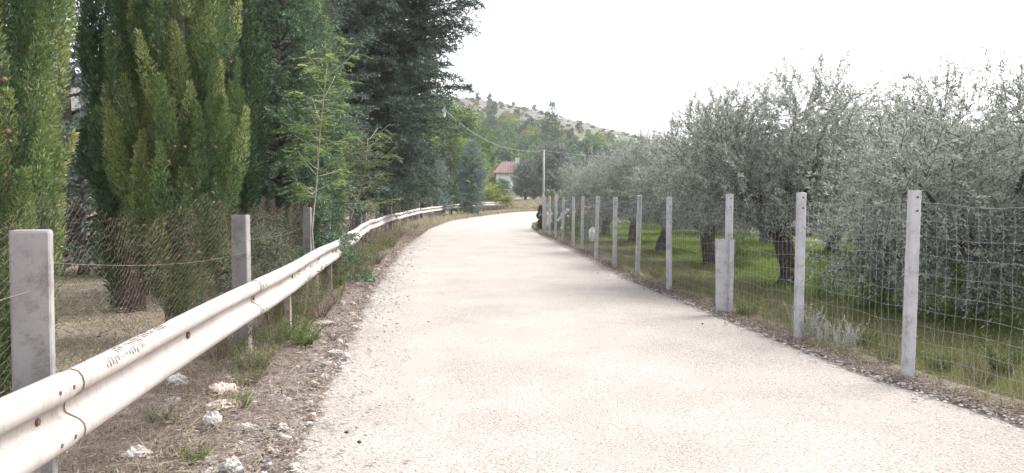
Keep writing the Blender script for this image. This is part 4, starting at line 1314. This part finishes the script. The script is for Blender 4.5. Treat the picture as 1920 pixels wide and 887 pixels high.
# ------------------------------------------------------------------ litter and twigs (nobody could count these)
def litter(name, E, sgn, n_, ymax, mean, sd, mat, L=(.03, .11), W=(.003, .012), zlift=.045, ppow=1.7, seed=0):
    y = 2.6 + (ymax - 2.6) * rng.uniform(0, 1, n_) ** ppow
    o_ = rng.normal(mean, sd, n_); o_ = np.where(o_ < -.06, np.abs(o_) * rng.uniform(0, 1.3, n_) - .05, o_)
    x = edge_x(E, y) + sgn * o_
    d = np.stack([rng.normal(size=n_), rng.normal(size=n_), rng.normal(size=n_) * .22], 1)
    z = gz(x, y) + zlift + np.interp(o_, [-.3, 0, .4], [-.022, 0, .03]) + rng.uniform(-.01, .03, n_)
    c = np.stack([x, y, z], 1)
    sc2 = (1 + y / 22)
    V = leafV(c, d, rng.uniform(*L, n_) * sc2, rng.uniform(*W, n_) * sc2, flat=np.tile([0, 0, 1.0], (n_, 1)))
    tag(mk_mesh(name, V, quadsF(len(V)), mat, tint=np.repeat(rng.uniform(0, 1, n_), 4)), kind="stuff")
litter("leaf_litter", LE, -1, 90000, 45, .62, .50, M['litter'], L=(.012, .06), W=(.002, .010))
litter("leaf_litter", RE, 1, 36000, 45, .07, .12, M['litter'], L=(.012, .055), W=(.002, .009))
litter("dry_straw", LE, -1, 16000, 45, .65, .45, M['straw'], L=(.06, .20), W=(.002, .004), zlift=.06)
litter("dry_straw", RE, 1, 7000, 40, .16, .16, M['straw'], L=(.05, .16), W=(.002, .004), zlift=.05)
b = MB()
for i in range(150):
    y = 3 + 14 * rng.uniform() ** 1.5; x = edge_x(LE, y) - rng.normal(.45, .35)
    a = rng.uniform(0, 6.28); ln = rng.uniform(.12, .5); q = np.linspace(0, 1, 5)
    if i < 12: x = edge_x(LE, y) - rng.uniform(-.1, .2)
    P = np.c_[x + math.cos(a) * ln * q + .02 * np.sin(q * 7 + i), y + math.sin(a) * ln * q, .065 + .02 * np.sin(q * 4 + i) + 0 * q]
    b.tube(P, np.linspace(.004, .0015, 5), 4)
tag(b.build("twigs", M['wood']), kind="stuff")

# ------------------------------------------------------------------ grass
def grass(name, n_, region, mat, hgt, wd, lean=.35, zoff=0.0, clump=None, tint=None):
    x, y = region(n_)
    n_ = len(x)
    z = gz(x, y) + zoff
    d = np.stack([rng.normal(size=n_) * lean, rng.normal(size=n_) * lean, np.ones(n_)], 1)
    k = 1 + np.maximum(0, (np.hypot(x, y) - 8)) / 40
    h_ = rng.uniform(*hgt, n_); w_ = rng.uniform(*wd, n_) * k
    if clump is not None: h_ = h_ * clump(x, y)
    t_ = rng.uniform(0, 1, n_) if tint is None else np.clip(tint(x, y) + rng.normal(size=n_) * .15, 0, 1)
    # two-piece bent blades
    dn = nrm(d); c = np.stack([x, y, z], 1)
    s = nrm(np.cross(dn, rng.normal(size=(n_, 3)) + [0, 0, .01]))
    mid = c + dn * (h_ * .6)[:, None]
    d2 = nrm(dn + np.stack([rng.normal(size=n_), rng.normal(size=n_), -.4 * np.ones(n_)], 1) * .7)
    tip = mid + d2 * (h_ * .45)[:, None]
    W2 = (w_ / 2)[:, None]
    V = np.stack([c - s * W2, c + s * W2, mid + s * W2 * .8, mid - s * W2 * .8, tip], 1).reshape(-1, 3)
    i5 = np.arange(n_)[:, None] * 5
    Q = i5 + np.array([[0, 1, 2, 3]]); T = i5 + np.array([[3, 2, 4]])
    return tag(mk_mesh(name, V, [Q, T], mat, tint=np.repeat(t_, 5)), kind="stuff")

def reg_right(dmin, dmax, y0, y1, p=1.5):
    def f(n_):
        y = y0 + (y1 - y0) * rng.uniform(0, 1, n_) ** p
        o_ = dmin + (dmax - dmin) * rng.uniform(0, 1, n_) ** 1.15
        x = edge_x(RE, y) + o_
        ok = (x / np.maximum(y, .5) < .85)
        return x[ok], y[ok]
    return f
def reg_left(dmin, dmax, y0, y1, p=1.5):
    def f(n_):
        y = y0 + (y1 - y0) * rng.uniform(0, 1, n_) ** p
        x = edge_x(LE, y) - rng.uniform(dmin, dmax, n_)
        ok = (-x / np.maximum(y, .5) < .85)
        return x[ok], y[ok]
    return f
cl = lambda x, y: np.clip(.75 + .6 * fbm(x, y, 2.2, 21), .25, 1.6)
grass("roadside_grass", 80000, reg_right(.10, 1.1, 3.5, 42), M['grass_mid'], (.05, .22), (.002, .005), clump=cl, tint=lambda x, y: .55 + .5 * fbm(x, y, 1.4, 22))
grass("field_grass", 120000, reg_right(.7, 6.5, 3.5, 34, 1.2), M['grass_mid'], (.05, .18), (.003, .007), clump=cl, tint=lambda x, y: .5 + .6 * fbm(x, y, 1.0, 23))
grass("green_grass", 120000, reg_right(1.3, 9.0, 8.5, 45, 1.1), M['grass'], (.08, .26), (.004, .009), clump=lambda x, y: np.clip(.8 + .8 * fbm(x, y, 1.2, 24), .15, 1.8) * ss(.3, 2.0, x - edge_x(RE, y) - .8) * ss(9.5, 12.5, y + .3 * x))
grass("dry_stalks", 2600, reg_right(.15, 1.3, 4, 24), M['straw'], (.22, .5), (.0015, .003), lean=.18)
grass("verge_grass", 36000, reg_left(.55, 1.9, 3, 60), M['weed'], (.05, .2), (.002, .005), clump=lambda x, y: cl(x, y) * (.6 + .4 * ss(5, 8, y)), zoff=.05)
grass("verge_stalks", 8000, reg_left(.6, 1.9, 4, 60), M['straw'], (.15, .5), (.0015, .003), lean=.3, zoff=.04, clump=lambda x, y: .4 + .6 * ss(5, 8, y))
litter("leaf_litter", LE, -1, 30000, 22, 3.0, 1.4, M['litter'], L=(.012, .07), W=(.003, .012), zlift=.07)
grass("dry_stems", 15000, reg_left(.62, 1.75, 2.6, 14), M['litter'], (.05, .22), (.0015, .003), lean=.6, zoff=.04, clump=cl)
grass("back_grass", 80000, reg_left(1.5, 6.5, 3, 26, 1.5), M['grass_mid'], (.03, .12), (.003, .006), clump=cl, tint=lambda x, y: .45 + .5 * fbm(x, y, 1.3, 25))
def reg_far(n_):
    u = rng.uniform(0, 1, n_); i = rng.uniform(0, 1, n_)
    x = -3.2 + 9.5 * u; y = np.interp(x, [-6, -3, -.5, 2, 5, 9], [72, 73, 73.5, 76.5, 80.5, 85]) + 14 * i ** 1.2
    return x, y
grass("dry_meadow_grass", 26000, reg_far, M['straw'], (.35, .95), (.012, .03), clump=lambda x, y: np.clip(.8 + .4 * fbm(x, y, .8, 26), .4, 1.3))
grass("bend_grass", 9000, lambda n_: (lambda y: (edge_x(LE, y) - rng.uniform(.1, 1.6, n_), y))(rng.uniform(40, 72, n_)), M['straw'], (.12, .40), (.008, .018))

# ------------------------------------------------------------------ weeds
def weed(name, nst, h, spread, nl, L, W, mat, stemmat):
    t = empty(name); b = MB(); C, D, Tn = [], [], []
    for k in range(nst):
        az = rng.uniform(0, 6.28); ln = h * rng.uniform(.5, 1.1)
        dd = nrm(np.array([math.cos(az) * spread * rng.uniform(.2, 1), math.sin(az) * spread * rng.uniform(.2, 1), 1]))
        q = np.linspace(0, 1, 5)[:, None]
        P = np.array([math.cos(az), math.sin(az), 0]) * .03 + dd * ln * q + np.array([math.cos(az), math.sin(az), -.6]) * .15 * ln * q ** 2 * spread
        b.tube(P, np.linspace(.0028, .001, 5), 3, cap=False)
        s = rng.uniform(.08, 1, nl)
        c = np.stack([np.interp(s, q[:, 0], P[:, i]) for i in range(3)], 1)
        C.append(c); D.append(dd * .5 + rng.normal(size=(nl, 3)) * .8); Tn.append(np.full(nl, rng.uniform()))
    b.build("stem", stemmat, t)
    C, D, Tn = np.vstack(C), np.vstack(D), np.concatenate(Tn)
    V = leafV(C, D, L * rng.uniform(.5, 1.3, len(C)), W * rng.uniform(.6, 1.3, len(C)))
    mk_mesh("leaves", V, quadsF(len(V)), mat, t, tint=np.repeat(Tn, 4))
    t["category"] = "weed"
    return t
WK = {'grey': weed("weed", 60, .34, .9, 34, .028, .006, M['weed'], M['straw']),
      'green': weed("weed", 46, .30, .9, 30, .035, .010, M['weed_green'], M['weed_green']),
      'tall': weed("weed", 26, .80, .45, 22, .045, .008, M['weed'], M['straw']),
      'silver': weed("weed", 22, .42, .45, 44, .018, .011, M['silver'], M['silver']),
      'dry': weed("weed", 46, .40, .8, 14, .03, .004, M['litter'], M['litter'])}
WU = set()
def put(kind, px, py, s_, label, group=None, dz=.04):
    x, y = P_at(px, py, dz)
    r = place(WK[kind], WU, (x, y, float(gz(x, y)) + dz), rng.uniform(0, 6.28), s_)
    r["category"] = "weed"
    return tag(r, label, None, group)
put('grey', 512, 655, .95, "dark grey green weed tuft right of the second concrete post")
put('grey', 470, 700, 1.0, "bushy grey green weed at the foot of the second concrete post")
put('green', 365, 872, .48, "small bright green weed tuft between the stones at the bottom left")
put('green', 452, 770, .5, "green weed tuft right of the broad pink slab")
put('grey', 300, 800, .5, "thin grey weed under the guardrail beside the white rock")
put('tall', 555, 600, .95, "tall pale weed growing in front of the third guardrail joint")
put('tall', 585, 585, .9, "tall leafy weed right of the third guardrail joint")
put('green', 575, 590, 1.25, "wide yellowish green weed on the verge below the third joint")
put('green', 628, 545, 1.35, "green weed clump at the verge where stones lie by the road")
put('tall', 640, 520, .8, "tall weed behind the green clump by the road")
put('grey', 660, 500, 1.2, "grey green weed clump under the dented guardrail")
put('dry', 700, 470, 1.2, "dry brown weed below the guardrail after the dent")
put('tall', 520, 640, .6, "spindly weed left of the dark grey green tuft")
put('dry', 625, 640, .45, "dry reddish weed standing beside the bright flat stone")
for i in range(78):
    y = 6.0 + 24 * rng.uniform() ** 1.1; x = float(edge_x(LE, y)) - rng.uniform(.30, 1.15)
    k = ('grey', 'tall', 'green', 'dry')[i % 4]
    r = place(WK[k], WU, (x, y, float(gz(x, y)) + .04), rng.uniform(0, 6.28), rng.uniform(.6, 1.15)); r["category"] = "weed"
    tag(r, {'grey': "bushy grey green weed on the stony verge under the guardrail", 'tall': "tall thin weed on the stony verge under the guardrail",
            'green': "green weed on the stony verge under the guardrail", 'dry': "dry brown weed on the stony verge under the guardrail"}[k], None, "%s verge weeds under the guardrail" % k)
for i, (px, py) in enumerate(((735, 462), (770, 446), (800, 433), (830, 424), (720, 452), (690, 492), (850, 417), (880, 411))):
    put('tall' if i % 2 else 'grey', px - 22, py, 1.1, "dry looking weed along the guardrail where the road bends", "weeds along the far guardrail")
for i in range(7):
    px, py = 1492 + i * 17, 622 + i * 6 + (i % 2) * 9
    put('silver', px, py, rng.uniform(.65, 1.0), "silvery white flowering weed beside the second right fence post", "silvery weeds at the right fence")
for i, (px, py, k, s_) in enumerate(((1400, 598, 'green', .9), (1345, 580, 'dry', .7), (1620, 655, 'green', .8), (1660, 690, 'dry', .6), (1760, 700, 'green', .9), (1840, 730, 'dry', .7),
                                     (1290, 550, 'tall', .5), (1230, 525, 'dry', .8), (1880, 700, 'green', 1.2), (1450, 590, 'tall', .6))):
    put(k, px, py, s_, ["green weed in the grass strip along the right fence", "dry brown weed in the grass strip along the right fence", "tall weed in the grass strip along the right fence"][{'green': 0, 'dry': 1, 'tall': 2}[k]],
        {'green': "green weeds along the right fence", 'dry': "dry weeds along the right fence", 'tall': "tall weeds along the right fence"}[k], dz=.01)
sh = lump_tree("sucker_bush", .95, .65, 2400, .07, .028, M['ash'], M['bark_pale'], z0=.1, lumps=7, trunk_r=.015)
for i, (px, py, s_, lab) in enumerate(((1640, 580, .8, "yellowish green leafy bush under the nearest olive tree"), (1560, 560, .6, "low leafy bush between the first two olive trunks"),
                                       (1850, 610, 1.0, "green leafy bush at the right edge behind the fence"), (1390, 505, .8, "light green bush behind the fence left of the thick olive trunk"))):
    x, y = P_at(px, py, 0)
    r = place(sh, WU, (x, y, float(gz(x, y))), rng.uniform(0, 6), s_); tag(r, lab, "bush")
